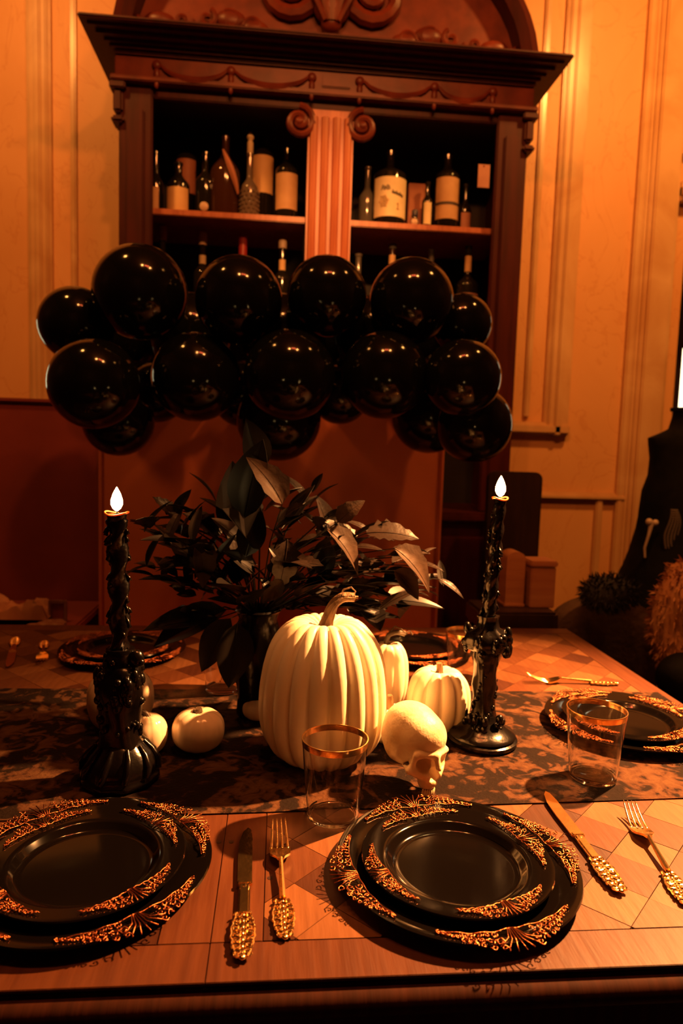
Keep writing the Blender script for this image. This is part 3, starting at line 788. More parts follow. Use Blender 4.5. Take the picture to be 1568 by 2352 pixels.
BL = [(322, 672, 104, 0, 'large glossy black balloon, first of the top row from the left'),
      (548, 690, 98, .02, 'glossy black balloon in top row below the red-capsuled bottle'),
      (750, 681, 91, .02, 'glossy black balloon in top row in front of the fluted pilaster'),
      (945, 692, 97, .0, 'glossy black balloon in top row below the orange-labelled bottle neck'),
      (1060, 745, 70, .06, 'smaller black balloon tucked at the right end of the top row'),
      (175, 745, 82, .06, 'black balloon, leftmost of the garland, upper one of the pair'),
      (216, 882, 101, -.04, 'large black balloon, lower one at the left end of the garland'),
      (450, 866, 100, -.05, 'black balloon in second row, second from the left'),
      (665, 862, 104, -.05, 'black balloon in the middle of the second row'),
      (882, 862, 101, -.04, 'black balloon in second row, second from the right'),
      (1062, 868, 90, -.01, 'black balloon at the right end of the second row'),
      (640, 962, 97, .05, 'black balloon lowest in the middle, above the bouquet leaves'),
      (1088, 975, 90, .05, 'black balloon lowest on the right, above the right candle'),
      (272, 966, 80, .07, 'black balloon lowest on the left, above the left candle'),
      (435, 770, 96, .15, 'black balloon deep between the top and second rows, left of middle'),
      (650, 775, 98, .16, 'black balloon deep behind the middle of the garland'),
      (855, 770, 98, .15, 'black balloon deep between the rows, right of middle'),
      (985, 955, 88, .12, 'black balloon behind the lowest right one'),
      (990, 800, 90, .14, 'black balloon half hidden near the right end'),
      (360, 900, 72, .10, 'black balloon hidden low between the two left second-row balloons'),
      (560, 905, 80, .13, 'black balloon hidden low left of the middle one'),
      (780, 905, 72, .12, 'black balloon hidden low right of the middle one'),
      (762, 785, 84, .22, 'black balloon deep in the gap right of the pilaster, between the rows'),
      (295, 785, 74, .16, 'black balloon deep in the gap between the left end balloons')]
dep = [q[3] for q in BL]; rad_ = [q[2] for q in BL]
for it in range(400):                         # spread the balloons in depth until they only touch
    for i in range(len(BL)):
        for j in range(i+1, len(BL)):
            ci, cj = at(BL[i][0], BL[i][1], YBAL+dep[i]), at(BL[j][0], BL[j][1], YBAL+dep[j])
            need = .94*(span(rad_[i], YBAL+dep[i])+span(rad_[j], YBAL+dep[j])); gap = need-(ci-cj).length
            if gap > 0:
                sgn = 1 if dep[i] >= dep[j] else -1
                dep[i] += sgn*gap*.2; dep[j] -= sgn*gap*.2
                for q in (i, j):
                    lo_, hi_ = (-.16, .07) if q < 11 else ((.10, .38) if q in (14, 15, 16, 18, 22, 23) else (.0, .24))
                    dep[q] = min(max(dep[q], lo_), hi_)
                    if it > 150 and q > 13: rad_[q] = max(rad_[q]*.996, 62)
for i, (a, b_, c, d, l) in enumerate(BL): balloon(a, b_, rad_[i], dep[i], l, i)
# clear line that ties the garland at its left end
# ------------------------------------------------------------------ table
tl, trr = -1.42, P(1300, 1443).x
ty0, ty1 = P(480, 2258).y, P(900, 1441).y
# the right edge in the photo runs through two points: keep the table square
trr = (P(1300, 1443).x + P(1525, 1590).x)/2
tb = thing('parquet_table', 'long oak dining table with parquet inlaid top and dark moulded edge', 'table', (0, 0, 0))
XJ = P(497, 2060).x                          # joint between the two leaves
BW = .055
part('top_slab', MB().box(tl, trr, ty0, ty1, TZ-.035, TZ-.004, .002), M_apron, tb, smooth=False)
part('edge_moulding', MB().tube([(tl, ty0-.004, TZ-.022), (trr, ty0-.004, TZ-.022)], .013, 10).tube([(trr+.004, ty0, TZ-.022), (trr+.004, ty1, TZ-.022)], .013, 10), M_apron, tb)
part('apron', MB().box(tl+.1, trr-.06, ty0+.045, ty0+.07, TZ-.15, TZ-.035).box(tl+.1, trr-.06, ty1-.07, ty1-.045, TZ-.15, TZ-.035).box(trr-.085, trr-.06, ty0+.07, ty1-.07, TZ-.15, TZ-.035), M_apron, tb, smooth=False)
for x in (tl+.1, trr-.16):
    for y in (ty0+.05, ty1-.14): part('leg', MB().lathe([(.04, 0), (.045, .05), (.03, .12), (.05, .3), (.055, .5), (.04, .6), (.055, .62), (.055, TZ-.035)], 16), M_apron, tb, (x+.045, y+.045, 0))
G = .0008
def board(x0, x1, y0, y1, m): part('board', MB().box(x0+G/2, x1-G/2, y0+G/2, y1-G/2, TZ-.004, TZ, .0006), m, tb, smooth=False)
for x0, x1 in ((tl, XJ), (XJ, trr)):
    board(x0, x1, ty0, ty0+BW, M_board); board(x0, x1, ty1-BW, ty1, M_board)
    board(x0, x0+BW, ty0+BW, ty1-BW, M_boardv); board(x1-BW, x1, ty0+BW, ty1-BW, M_boardv)
for px, py in ((531, 1934), (503, 1934), (620, 2017)):
    d = P(px, py, TZ); part('dowel', MB().lathe([(.0035, -.0005), (.0035, .0005)], 10), M_dkwood, tb, d)
# runner edges (world)
ra, rb = P(480, 1872), P(1500, 1838)
rc, rd = P(0, 1583), P(1240, 1590)
def near_y(x): return ra.y+(rb.y-ra.y)*(x-ra.x)/(rb.x-ra.x)
def far_y(x): return rc.y+(rd.y-rc.y)*(x-rc.x)/(rd.x-rc.x)
def clip(poly, x0, x1, y0, y1):
    for ax, lim, sg in ((0, x0, 1), (0, x1, -1), (1, y0, 1), (1, y1, -1)):
        out = []
        for i in range(len(poly)):
            a, c = poly[i], poly[(i+1) % len(poly)]
            ia, ic = sg*(a[ax]-lim) >= 0, sg*(c[ax]-lim) >= 0
            if ia: out.append(a)
            if ia != ic:
                t = (lim-a[ax])/(c[ax]-a[ax]); out.append((a[0]+(c[0]-a[0])*t, a[1]+(c[1]-a[1])*t))
        poly = out
        if not poly: return []
    return poly
random.seed(11)
S = .066; full = {}; ntile = 0
ang = math.radians(45)
for (x0, x1) in ((tl+BW, XJ-BW), (XJ+BW, trr-BW)):
    y0, y1 = ty0+BW, ty1-BW
    ctr = ((x0+x1)/2, (y0+y1)/2); R_ = int(2.2/S)
    for i in range(-R_, R_):
        for j in range(-R_, R_):
            # basket weave: pairs of half-width strips would be too fine, squares with a slight size change read as in the photo
            cx_ = ctr[0]+(i*math.cos(ang)-j*math.sin(ang))*S; cy_ = ctr[1]+(i*math.sin(ang)+j*math.cos(ang))*S
            if not (x0-S < cx_ < x1+S and y0-S < cy_ < y1+S): continue
            if cx_ < -1.0: continue
            if near_y(cx_)+.055 < cy_ < far_y(cx_)-.055: continue
            h = (S-G)/2
            sq = [(cx_+(a*math.cos(ang)-b_*math.sin(ang))*h, cy_+(a*math.sin(ang)+b_*math.cos(ang))*h) for a, b_ in ((-1, -1), (1, -1), (1, 1), (-1, 1))]
            pl = clip(sq, x0+G, x1-G, y0+G, y1-G)
            if len(pl) < 3: continue
            A = abs(sum(pl[k][0]*pl[(k+1) % len(pl)][1]-pl[(k+1) % len(pl)][0]*pl[k][1] for k in range(len(pl))))/2
            if A < 2e-5: continue
            k = random.choices((0, 1, 2, 3), (3, 3, 3, 1.6))[0]
            hz = random.uniform(-.0003, .0002)
            if A > .99*(2*h)**2:
                if k not in full: full[k] = MB().prism([(a-cx_, b_-cy_) for a, b_ in sq], 'z', -.004, 0).mesh('tile', M_tile[k], False)
                put('tile', full[k], tb, (cx_, cy_, TZ+hz))
            else:
                part('tile', MB().prism([(a-cx_, b_-cy_) for a, b_ in pl], 'z', -.004, 0), M_tile[k], tb, (cx_, cy_, TZ+hz), smooth=False)
            ntile += 1
# runner cloth: a thin draped strip with a soft ripple
RT_ = .0022
vs, fs = [], []; nx, ny = 120, 26
xa, xb = -1.30, trr-.02
for i in range(nx+1):
    x = xa+(xb-xa)*i/nx
    for j in range(ny+1):
        v = j/ny; y = near_y(x)*(1-v)+far_y(x)*v
        z = TZ+RT_+.0008*mnoise.noise(Vector((x*9, y*9, 0)))
        vs.append((x, y, z))
fs = [(i*(ny+1)+j, (i+1)*(ny+1)+j, (i+1)*(ny+1)+j+1, i*(ny+1)+j+1) for i in range(nx) for j in range(ny)]
mb = MB().add(vs, fs)
o_ = len(vs); mb.add([(x, y, TZ+.0004) for x, y, z in vs], [tuple(reversed(f)) for f in fs])
edge = [i*(ny+1) for i in range(nx+1)] + [nx*(ny+1)+j for j in range(1, ny+1)] + [i*(ny+1)+ny for i in range(nx-1, -1, -1)] + [j for j in range(ny-1, 0, -1)]
for a, c in zip(edge, edge[1:]+edge[:1]): mb.f.append((a, c, c+o_, a+o_))
tag(part('table_runner', mb, M_runner), 'dark tapestry table runner with brown leaf pattern along the table middle', 'table runner')
ZR = TZ+.0034                                 # standing height on the runner

# ------------------------------------------------------------------ chargers and plates
def scroll_pts(cx_, cy_, r, turns, sgn, st, n=14):
    return [(cx_+r*(1-.82*i/n)*math.cos(st+sgn*turns*2*PI*i/n), cy_+r*(1-.82*i/n)*math.sin(st+sgn*turns*2*PI*i/n)) for i in range(n+1)]
def ornament_mesh(R, w0, out, half, tr, name):
    """openwork scroll crest centred on angle 0; (u along the rim, v outwards) bent round radius R"""
    mb = MB()
    def bend(u, v, z): 
        a = u/R; rr = R+v; return (rr*math.cos(a), rr*math.sin(a), z)
    L = R*half
    def width(u): return w0*max(.10, 1-abs(u/L)**1.15)
    def base(u): return -(w0-out)*(1-.5*abs(u/L))
    def curve(pts, r): mb.tube([bend(u, v, .0012+.0008*math.sin(u*900)) for u, v in pts], r, 5)
    for s in (-1, 1):
        # shell of ribs in the middle
        for k in range(4):
            a = s*k*.23; curve([(s*k*.0018, base(0)), (math.sin(a)*w0*.5, base(0)+w0*.5*math.cos(a)), (math.sin(a*1.15)*w0*.95, base(0)+w0*.97*math.cos(a*1.15))], tr*.9)
        u = w0*.62; k = 0
        while abs(u) < L*.97:
            wd = width(u); r1 = max(.0028, wd*.20)
            curve(scroll_pts(s*u, base(u)+wd*.55, r1, 1.25, s, k*1.1), tr)
            if wd > .011: curve(scroll_pts(s*(u+r1*.4), base(u)+wd*.18, r1*.9, 1.15, -s, 2+k), tr)
            if wd > .012: curve(scroll_pts(s*(u-r1*.3), base(u)+wd*.90, r1*.85, 1.1, s, 1+k*2), tr*.9)
            mb.ball(bend(s*(u+r1*.9), base(u)+wd*.5, .0018), tr*1.7, 6, 4)
            u += r1*1.9; k += 1
        curve([(s*L*t, base(L*t)-.0005) for t in [i/16 for i in range(17)]], tr*.9)
    return mb.mesh(name, M_copper, True, 180)
RC, RP = .150, .118
ch_prof = [(0, 0), (.095, 0), (.105, .002), (RC-.006, .0145), (RC, .0155), (RC-.001, .0178), (RC-.010, .0172), (.108, .0068), (.098, .0045), (0, .0045)]
pl_prof = [(0, 0), (.070, 0), (.082, .006), (.088, .0115), (RP-.002, .0155), (RP, .0168), (RP-.001, .0183), (RP-.008, .0176), (.092, .0150), (.088, .0145), (.0845, .0122), (.080, .0062), (.076, .0040), (.070, .0030), (0, .0030)]
charger_me = MB().lathe(ch_prof, 96).mesh('plate_body', M_plate, True, 50)
dinner_me = MB().lathe(pl_prof, 96).mesh('plate_body', M_plate, True, 50)
orn_c = ornament_mesh(RC-.004, .034, .017, .62, .00075, 'scrollwork')
orn_p = ornament_mesh(RP-.003, .025, .005, .60, .00065, 'scrollwork')
def setting(px, py, rz, lab_c, lab_p, z=TZ):
    c = P(px, py, z+.012)
    t = thing('charger_plate', lab_c, 'charger', (c.x, c.y, z+.0004), rz, 'charger plates on the table')
    put('plate_body', charger_me, t)
    for k in range(4): put('scrollwork', orn_c, t, (0, 0, .0172), (0, 0, k*PI/2))
    d = thing('dinner_plate', lab_p, 'plate', (c.x, c.y, z+.0052), rz+.12, 'dinner plates on the chargers')
    put('plate_body', dinner_me, d)
    for k in range(4): put('scrollwork', orn_p, d, (0, 0, .0180), (0, 0, k*PI/2))
setting(1047, 1984, math.radians(12), 'black charger with copper scrollwork rim at the nearest centre place', 'black dinner plate on the nearest centre charger, right of knife and fork')
setting(196, 1986, math.radians(38), 'black charger with dim copper scrollwork rim at the nearest left place', 'black dinner plate on the nearest left charger, cut by the frame')
setting(1436, 1655, math.radians(20), 'black charger with copper rim at the right place behind the tumbler', 'black shiny dinner plate on the right-hand charger', TZ+.004)
setting(283, 1490, math.radians(50), 'black charger at the far left place behind the left candlestick', 'black dinner plate on the far left charger')
setting(950, 1490, math.radians(10), 'black charger at the far middle place behind the white pumpkins', 'black dinner plate on the far middle charger')

# ------------------------------------------------------------------ tumblers
def tumbler_base():
    t = thing('tumbler', 'x', 'glass', (0, 0, 0), 0, 'gold-rimmed clear tumblers')
    H, r0_, r1_, w_ = .114, .0365, .0465, .0011
    p = [(0, .0), (r0_-.003, .0), (r0_, .002)]
    p += [(r0_+(r1_-r0_)*k/6, .002+(H-.002)*k/6) for k in range(1, 7)] + [(r1_-w_, H)]
    p += [(r0_-w_+(r1_-r0_)*k/6, .008+(H-.008)*k/6) for k in range(5, -1, -1)] + [(r0_*.7, .006), (0, .005)]
    part('cup', MB().lathe(p, 64), M_glass, t, angle=50)
    zb = H-.0085
    rb_ = r1_-(r1_-r0_)*.0085/H
    part('gold_band', MB().lathe([(rb_+.0002, zb), (r1_+.0003, H-.0005), (r1_+.0002, H+.0008), (r1_-w_-.0002, H+.0008), (r1_-w_-.0004, H-.001)], 64, cap=False), M_gold, t)
    part('foot_ring', MB().lathe([(r0_-.006, .0002), (r0_-.004, .0), (r0_-.003, .0018), (r0_-.0055, .0018)], 48, cap=False), M_glass, t)
    return t
tum = tumbler_base()
c = P(764, 1874, TZ+.0035); tum.location = (c.x, c.y, TZ+.0038)
tum['label'] = 'clear gold-rimmed tumbler in front of the big pumpkin'
for px, py, l in ((1360, 1786, 'clear gold-rimmed tumbler before the right-hand plate'), (1066, 1560, 'clear gold-rimmed tumbler partly behind the right candlestick'), (512, 1584, 'clear dim tumbler at far left below the drooping leaves')):
    c = P(px, py, ZR); dup(tum, (c.x, c.y, TZ+.0038 if py < 1590 and py > 1570 or py > 1700 else TZ+.0005), None, l)

# ------------------------------------------------------------------ cutlery
def ornate(mb, y0, y1, wmax, z, s=1.0):
    """baroque openwork handle between y0 (thin) and y1 (broad end)"""
    L = y1-y0
    def wd(t): return wmax*(.35+.65*math.sin(PI*min(1, .12+t*.80))**1.2)
    nseg = 7
    for k in range(nseg):
        t = (k+.5)/nseg; r = L/nseg*.62
        for sg in (-1, 1):
            cx_ = sg*wd(t)*.60
            mb.tube([(a, b_, z) for a, b_ in scroll_pts(cx_, y0+L*t, min(r, wd(t)*.42), 1.15, sg, k*1.4, 10)], .0011*s, 5)
        mb.ball((0, y0+L*t, z), (.0016*s, L/nseg*.45, .0016*s), 6, 4)
    for sg in (-1, 1):
        mb.tube([(sg*wd(i/14)*(1+.07*math.sin(i*2.6)), y0+L*i/14, z-.0004) for i in range(15)], .0012*s, 5)
    mb.ball((0, y1, z), (.004, .005, .0022), 8, 5)
    pl = [(wd(i/14)*.92, y0+L*i/14) for i in range(15)]; pl += [(-a, b_) for a, b_ in reversed(pl)]
    mb.prism(pl, 'z', z-.0018, z-.0004)
def make_fork():
    """origin under the middle; tines towards +y"""
    t = thing('fork', 'x', 'fork', (0, 0, 0), 0, 'gold forks')
    def zc(y):                                # long profile
        if y > .058: return .004+.017*((y-.058)/.047)**1.6
        if y > .030: return .004+.008*((.058-y)/.028)**1.5
        return max(.0042, .012-.0078*min(1, (.030-y)/.095))
    tin = MB()
    for k in range(4):
        xk = (k-1.5)*.0072
        pts = [(xk*(1-.03*i), .056+.049*i/8, zc(.056+.049*i/8)) for i in range(9)]
        tin.tube(pts, [.0019]*5+[.0017, .0015, .0012, .0006], 6)
    part('tines', tin, M_gold, t, angle=180)
    hd = MB(); nx_, ny_ = 6, 8
    top, bot = [], []
    for j in range(ny_+1):
        y = .024+.036*j/ny_
        hw_ = .0032+.0100*min(1, max(0, (y-.026)/.014))**.75
        for i in range(nx_+1): top.append((hw_*(2*i/nx_-1), y, zc(y)+.0011+.0008*(2*i/nx_-1)**2)); bot.append((hw_*(2*i/nx_-1), y, zc(y)-.0011))
    f1 = [(j*(nx_+1)+i, j*(nx_+1)+i+1, (j+1)*(nx_+1)+i+1, (j+1)*(nx_+1)+i) for j in range(ny_) for i in range(nx_)]
    hd.add(top, f1); o1 = len(top); hd.add(bot, [tuple(reversed(f)) for f in f1])
    bd_ = [i for i in range(nx_+1)] + [(j)*(nx_+1)+nx_ for j in range(1, ny_+1)] + [ny_*(nx_+1)+i for i in range(nx_-1, -1, -1)] + [j*(nx_+1) for j in range(ny_-1, 0, -1)]
    for a, c_ in zip(bd_, bd_[1:]+bd_[:1]): hd.f.append((a, c_, c_+o1, a+o1))
    part('head', hd, M_gold, t, angle=60)
    sh = MB()
    ys = [.026-.068*i/10 for i in range(11)]
    sh.tube([(0, y, zc(y)) for y in ys], [.0030, .0028, .0028, .003, .0031, .0033, .0035, .0037, .0039, .004, .004], 8)
    part('shaft', sh, M_gold, t)
    hn = MB(); ornate(hn, -.040, -.102, .0118, .0042)
    part('handle', hn, M_gold, t, angle=60)
    return t
def make_knife():
    t = thing('table_knife', 'x', 'knife', (0, 0, 0), 0, 'gold table knives')
    pl = [(-.0085, .0), (-.0095, .05), (-.0088, .085), (-.004, .108), (.002, .118), (.0065, .112), (.0085, .09), (.0085, .0)]
    part('blade', MB().prism(pl, 'z', .0035, .0056), M_gold, t, angle=30)
    part('bolster', MB().box(-.0088, .0088, -.006, .002, .0015, .0082, .0015).ball((0, -.010, .005), (.0065, .010, .0032), 8, 5), M_gold, t)
    part('shaft', MB().box(-.0066, .0066, -.058, -.005, .0015, .0078, .002), M_gold, t)
    hn = MB(); ornate(hn, -.054, -.122, .0125, .0062)
    hn.box(-.005, .005, -.118, -.056, .001, .0045, .001)
    part('handle', hn, M_gold, t, angle=60)
    return t
def lay(o, tip, butt, ztip, zbutt, cen, label, z=TZ, tilt=0.0):
    """tip / butt are pixels; place along the line between them, cen = share of length from butt to origin"""
    a, c_ = P(*tip, z+ztip), P(*butt, z+zbutt)
    d = Vector((a.x-c_.x, a.y-c_.y, 0)); L = d.length; d.normalize()
    mid = Vector((c_.x, c_.y, 0)) + d*(L*cen)
    o.location = (mid.x, mid.y, z+.0003); o.rotation_euler = (0, 0, math.atan2(-d.x, d.y)); o['label'] = label
    return L
fk = make_fork(); kn = make_knife()
(lay(fk, (640, 1872), (655, 2166), .021, .004, .50, 'gold fork with baroque handle beside the dark knife, left of the centre plate'))
(lay(kn, (566, 1906), (556, 2195), .0045, .005, .51, 'knife with reflecting dark blade left of the fork'))
f2 = dup(fk); (lay(f2, (1440, 1832), (1590, 2092), .021, .004, .50, 'shining gold fork with bright tines at the right front'))
k2 = dup(kn); (lay(k2, (1250, 1820), (1424, 2046), .0045, .005, .51, 'gold knife lying slanted right of the centre plate'))
f3 = dup(fk); (lay(f3, (1190, 1549), (1440, 1570), .018, .004, .50, 'gold fork lying crosswise at the far right of the runner'))
f4 = dup(fk); (lay(f4, (92, 1530), (104, 1458), .021, .004, .50, 'dim fork with tines towards the viewer left of the far left plate'))
k4 = dup(kn); (lay(k4, (18, 1540), (38, 1458), .0045, .005, .51, 'dim knife at the left edge of the far table side'))

# ------------------------------------------------------------------ pumpkins
def pumpkin(name, label, px, py, wpx, hpx, ribs, depth, m, square=.8, stem=None, stem_m=M_stem, lean=0.0, rot=0.0, seed=0, zbase=None, dimple=.12, egg=0.0):
    """(px, py) is the pixel of the base centre"""
    zb = ZR if zbase is None else zbase
    c = P(px, py, zb); dist = (c-CAM).dot(fwd)
    R = wpx*dist/F/2; H = hpx*dist/F
    t = thing(name, label, 'pumpkin', (c.x, c.y, zb), rot, 'white pumpkins of the centrepiece')
    rnd = random.Random(seed); nseg, nring = ribs*8, 30
    amp = [rnd.uniform(.8, 1.15) for _ in range(ribs)]
    vs, fs = [], []
    for i in range(nring+1):
        a = -PI/2+PI*i/nring
        cr = max(math.cos(a), 0)**square; sz = math.copysign(abs(math.sin(a))**.9, math.sin(a))
        for k in range(nseg):
            th = 2*PI*k/nseg; ph = (k % 8)/8
            g = abs(math.sin(PI*ph))**.55          # lobes
            lob = 1-depth*(1-g)*min(1, cr*2.2)*amp[k//8]
            r = R*cr*lob*(1-egg*sz)
            zz = H/2+H/2*sz
            q = cr
            dm = dimple*H*max(0, 1-q/.55)**1.5
            zz += -dm if sz > 0 else dm*.5
            zz += (.012*H*g if sz > .3 else 0)
            vs.append((r*math.cos(th), r*math.sin(th), zz))
    zmin = min(v[2] for v in vs); vs = [(x_, y_, z_-zmin) for x_, y_, z_ in vs]
    for i in range(nring):
        for k in range(nseg): fs.append((i*nseg+k, i*nseg+(k+1) % nseg, (i+1)*nseg+(k+1) % nseg, (i+1)*nseg+k))
    fs += [tuple(reversed(range(nseg))), tuple(nring*nseg+k for k in range(nseg))]
    part('shell', MB().add(vs, fs), m, t, angle=180)
    ztop = H*(1-dimple)-zmin
    if stem:
        pts, rs, curl = stem
        u = MB(); pts = [(a, b_, ztop-.004+z_) for a, b_, z_ in pts]
        # smooth resample
        P2, R2 = [], []
        for i in range(len(pts)-1):
            for s_ in range(5):
                tt = s_/5; P2.append(tuple(pts[i][q]*(1-tt)+pts[i+1][q]*tt for q in range(3))); R2.append(rs[i]*(1-tt)+rs[i+1]*tt)
        P2.append(pts[-1]); R2.append(rs[-1])
        for _ in range(4): P2 = [P2[0]]+[tuple((P2[i-1][q]+2*P2[i][q]+P2[i+1][q])/4 for q in range(3)) for i in range(1, len(P2)-1)]+[P2[-1]]
        u.tube(P2, R2, 9)
        for k in range(5):                       # ridges twisting up the stem
            u.tube([(P2[i][0]+R2[i]*.8*math.cos(k*2*PI/5+i*.12), P2[i][1]+R2[i]*.8*math.sin(k*2*PI/5+i*.12), P2[i][2]) for i in range(len(P2))], [r_*.34 for r_ in R2], 5)
        so = part('stem', u, stem_m, t, angle=70)
        if curl: part('tendril', MB().tube([(a, b_, ztop-.004+z_) for a, b_, z_ in curl], .0016, 6), stem_m, so)
    return t
pumpkin('pumpkin', 'largest pumpkin, tall cream ribbed one in the middle with twisted stem', 738, 1738, 292, 332, 19, .12, M_pump, .62,
        ([(0, 0, 0), (.003, 0, .024), (.010, -.002, .050), (.026, -.004, .064), (.046, -.006, .063)], [.015, .010, .0085, .0085, .0075],
         [(.022, 0, .064), (.030, .004, .074), (.042, .003, .078), (.048, -.002, .072), (.044, -.006, .066)]), rot=.1, seed=2, egg=.07, dimple=.10)
pumpkin('pumpkin', 'tall cream gourd-like pumpkin with curly dark stem behind the largest one', 889, 1620, 92, 150, 9, .10, M_pump, .60,
        ([(0, 0, 0), (-.008, 0, .012), (-.004, 0, .028), (.014, 0, .034), (.030, 0, .030)], [.007, .005, .005, .005, .006],
         [(.0, 0, .033), (.010, .004, .044), (.022, 0, .040), (.030, -.004, .032), (.040, -.002, .036), (.046, 0, .028)]), stem_m=M_dstem, seed=5, dimple=.06)
pumpkin('pumpkin', 'round cream pumpkin with short stem left of the right candlestick', 1003, 1672, 146, 145, 11, .15, M_pump, .72,
        ([(0, 0, 0), (.001, 0, .014), (-.001, 0, .028)], [.010, .0058, .0055], None), stem_m=M_stem, seed=7, dimple=.12)
pumpkin('pumpkin', 'low cream pumpkin squeezed between the largest pumpkin and the skull', 893, 1700, 108, 82, 11, .10, M_pump, .7,
        ([(0, 0, 0), (0, 0, .014), (-.003, 0, .032)], [.010, .0065, .006], None), seed=9, dimple=.12)
pumpkin('pumpkin', 'tall pale pumpkin half hidden behind the left candlestick', 277, 1668, 150, 135, 9, .12, M_pumpgl, .68,
        ([(0, 0, 0), (.002, 0, .015)], [.009, .006], None), stem_m=M_dstem, seed=12)
pumpkin('pumpkin', 'small glossy pale pumpkin touching the left candlestick', 340, 1728, 88, 92, 10, .02, M_pumpgl, .85,
        ([(0, 0, 0), (-.004, 0, .010), (-.012, 0, .013)], [.007, .005, .004], None), stem_m=M_dstem, seed=14, dimple=.06)
pumpkin('pumpkin', 'small squat glossy pale pumpkin standing alone left of the largest one', 455, 1718, 120, 92, 10, .03, M_pumpgl, .75,
        ([(0, 0, 0), (-.001, 0, .008), (-.002, 0, .014)], [.009, .008, .007], None), stem_m=M_dstem, seed=15, dimple=.10)
pumpkin('pumpkin', 'small pale pumpkin almost wholly hidden left behind the largest one', 592, 1650, 72, 52, 10, .03, M_pumpgl, .8,
        ([(0, 0, 0), (0, 0, .008)], [.006, .005], None), stem_m=M_dstem, seed=16, dimple=.08)

# ------------------------------------------------------------------ skull
def skull_f(x, y, z):
    ax = np.abs(x)
    d = sd_ell(x, y, z, (0, .016, .045), (.070, .080, .070))
    d = smin(d, sd_ell(x, y, z, (0, -.034, .046), (.059, .046, .052)), .02)            # forehead
    d = smin(d, sd_ell(x, y, z, (0, .040, .012), (.058, .050, .040)), .02)             # occiput and base
    d = smin(d, sd_ell(ax, y, z, (.045, .010, -.004), (.021, .040, .026)), .012)       # temporal bone
    d = smin(d, sd_ell(ax, y, z, (.024, -.056, -.010), (.030, .026, .036)), .012)      # face
    d = smin(d, sd_cap(ax, y, z, (.0, -.080, .022), (.048, -.064, .022), .0085), .009) # brow
    d = smin(d, sd_cap(ax, y, z, (.052, -.060, .019), (.056, -.052, -.020), .0075), .006)  # outer orbit
    d = smin(d, sd_cap(ax, y, z, (.055, -.054, -.023), (.020, -.080, -.032), .0100), .008)  # cheek
    d = smin(d, sd_cap(ax, y, z, (.056, -.050, -.022), (.062, .004, -.010), .0062), .008)  # zygomatic arch
    d = smin(d, sd_cap(x, y, z, (0, -.083, .016), (0, -.095, -.006), .0072), .007)     # nose bridge
    d = smin(d, sd_ell(x, y, z, (0, -.068, -.050), (.027, .023, .024)), .010)          # upper jaw
    d = smax(d, -sd_ell(ax, y, z, (.0300, -.088, -.001), (.0235, .052, .0190)), .0025) # eye sockets
    d = smax(d, -sd_ell(ax, y, z, (.0062, -.100, -.027), (.0098, .040, .0175)), .002)  # nose hole
    d = smax(d, -sd_ell(ax, y, z, (.077, -.033, .002), (.031, .025, .028)), .007)      # temple hollow
    d = smax(d, -sd_ell(ax, y, z, (.048, -.042, -.062), (.022, .022, .026)), .010)     # under the cheekbone
    d = smax(d, -(z+.028+np.where(y > -.03, 0, 1)), .004)                              # flat base
    return d
sk = surface_nets(skull_f, (-.085, -.11, -.09), (.085, .12, .13), .0031)
SK = .605
kc_ = P(944, 1800, ZR)
Rsk = Matrix.Rotation(math.radians(33), 4, 'Z') @ Matrix.Rotation(math.radians(7), 4, 'X') @ Matrix.Rotation(math.radians(6), 4, 'Y')
def skx(v): return (Rsk @ Vector(v))*SK
skt = thing('skull', 'small cream resin human skull without lower jaw, facing right before the pumpkins', 'skull', kc_)
zmin = min(skx(v).z for v in sk.v)
teeth = []
for k in range(10):
    a = (k-4.5)*.235
    tm = MB(); tx, ty_ = .0215*math.sin(a), -.066-.0225*math.cos(a)
    tm.ball((tx, ty_, -.0740), (.0031, .0033, .0100), 8, 6)
    tm.v = [tuple(skx(v)) for v in tm.v]; teeth.append(tm)
zmin = min(zmin, min(v[2] for tm in teeth for v in tm.v))
sk.v = [tuple(skx(v)-Vector((0, 0, zmin))) for v in sk.v]
# thin the cloud along z=0: the skull tips forward and rests on teeth and back
cr = part('cranium', sk, M_bone, skt, angle=180)
for tm in teeth:
    tm.v = [(a, b_, c_-zmin) for a, b_, c_ in tm.v]; part('tooth', tm, M_bone, cr, angle=180)

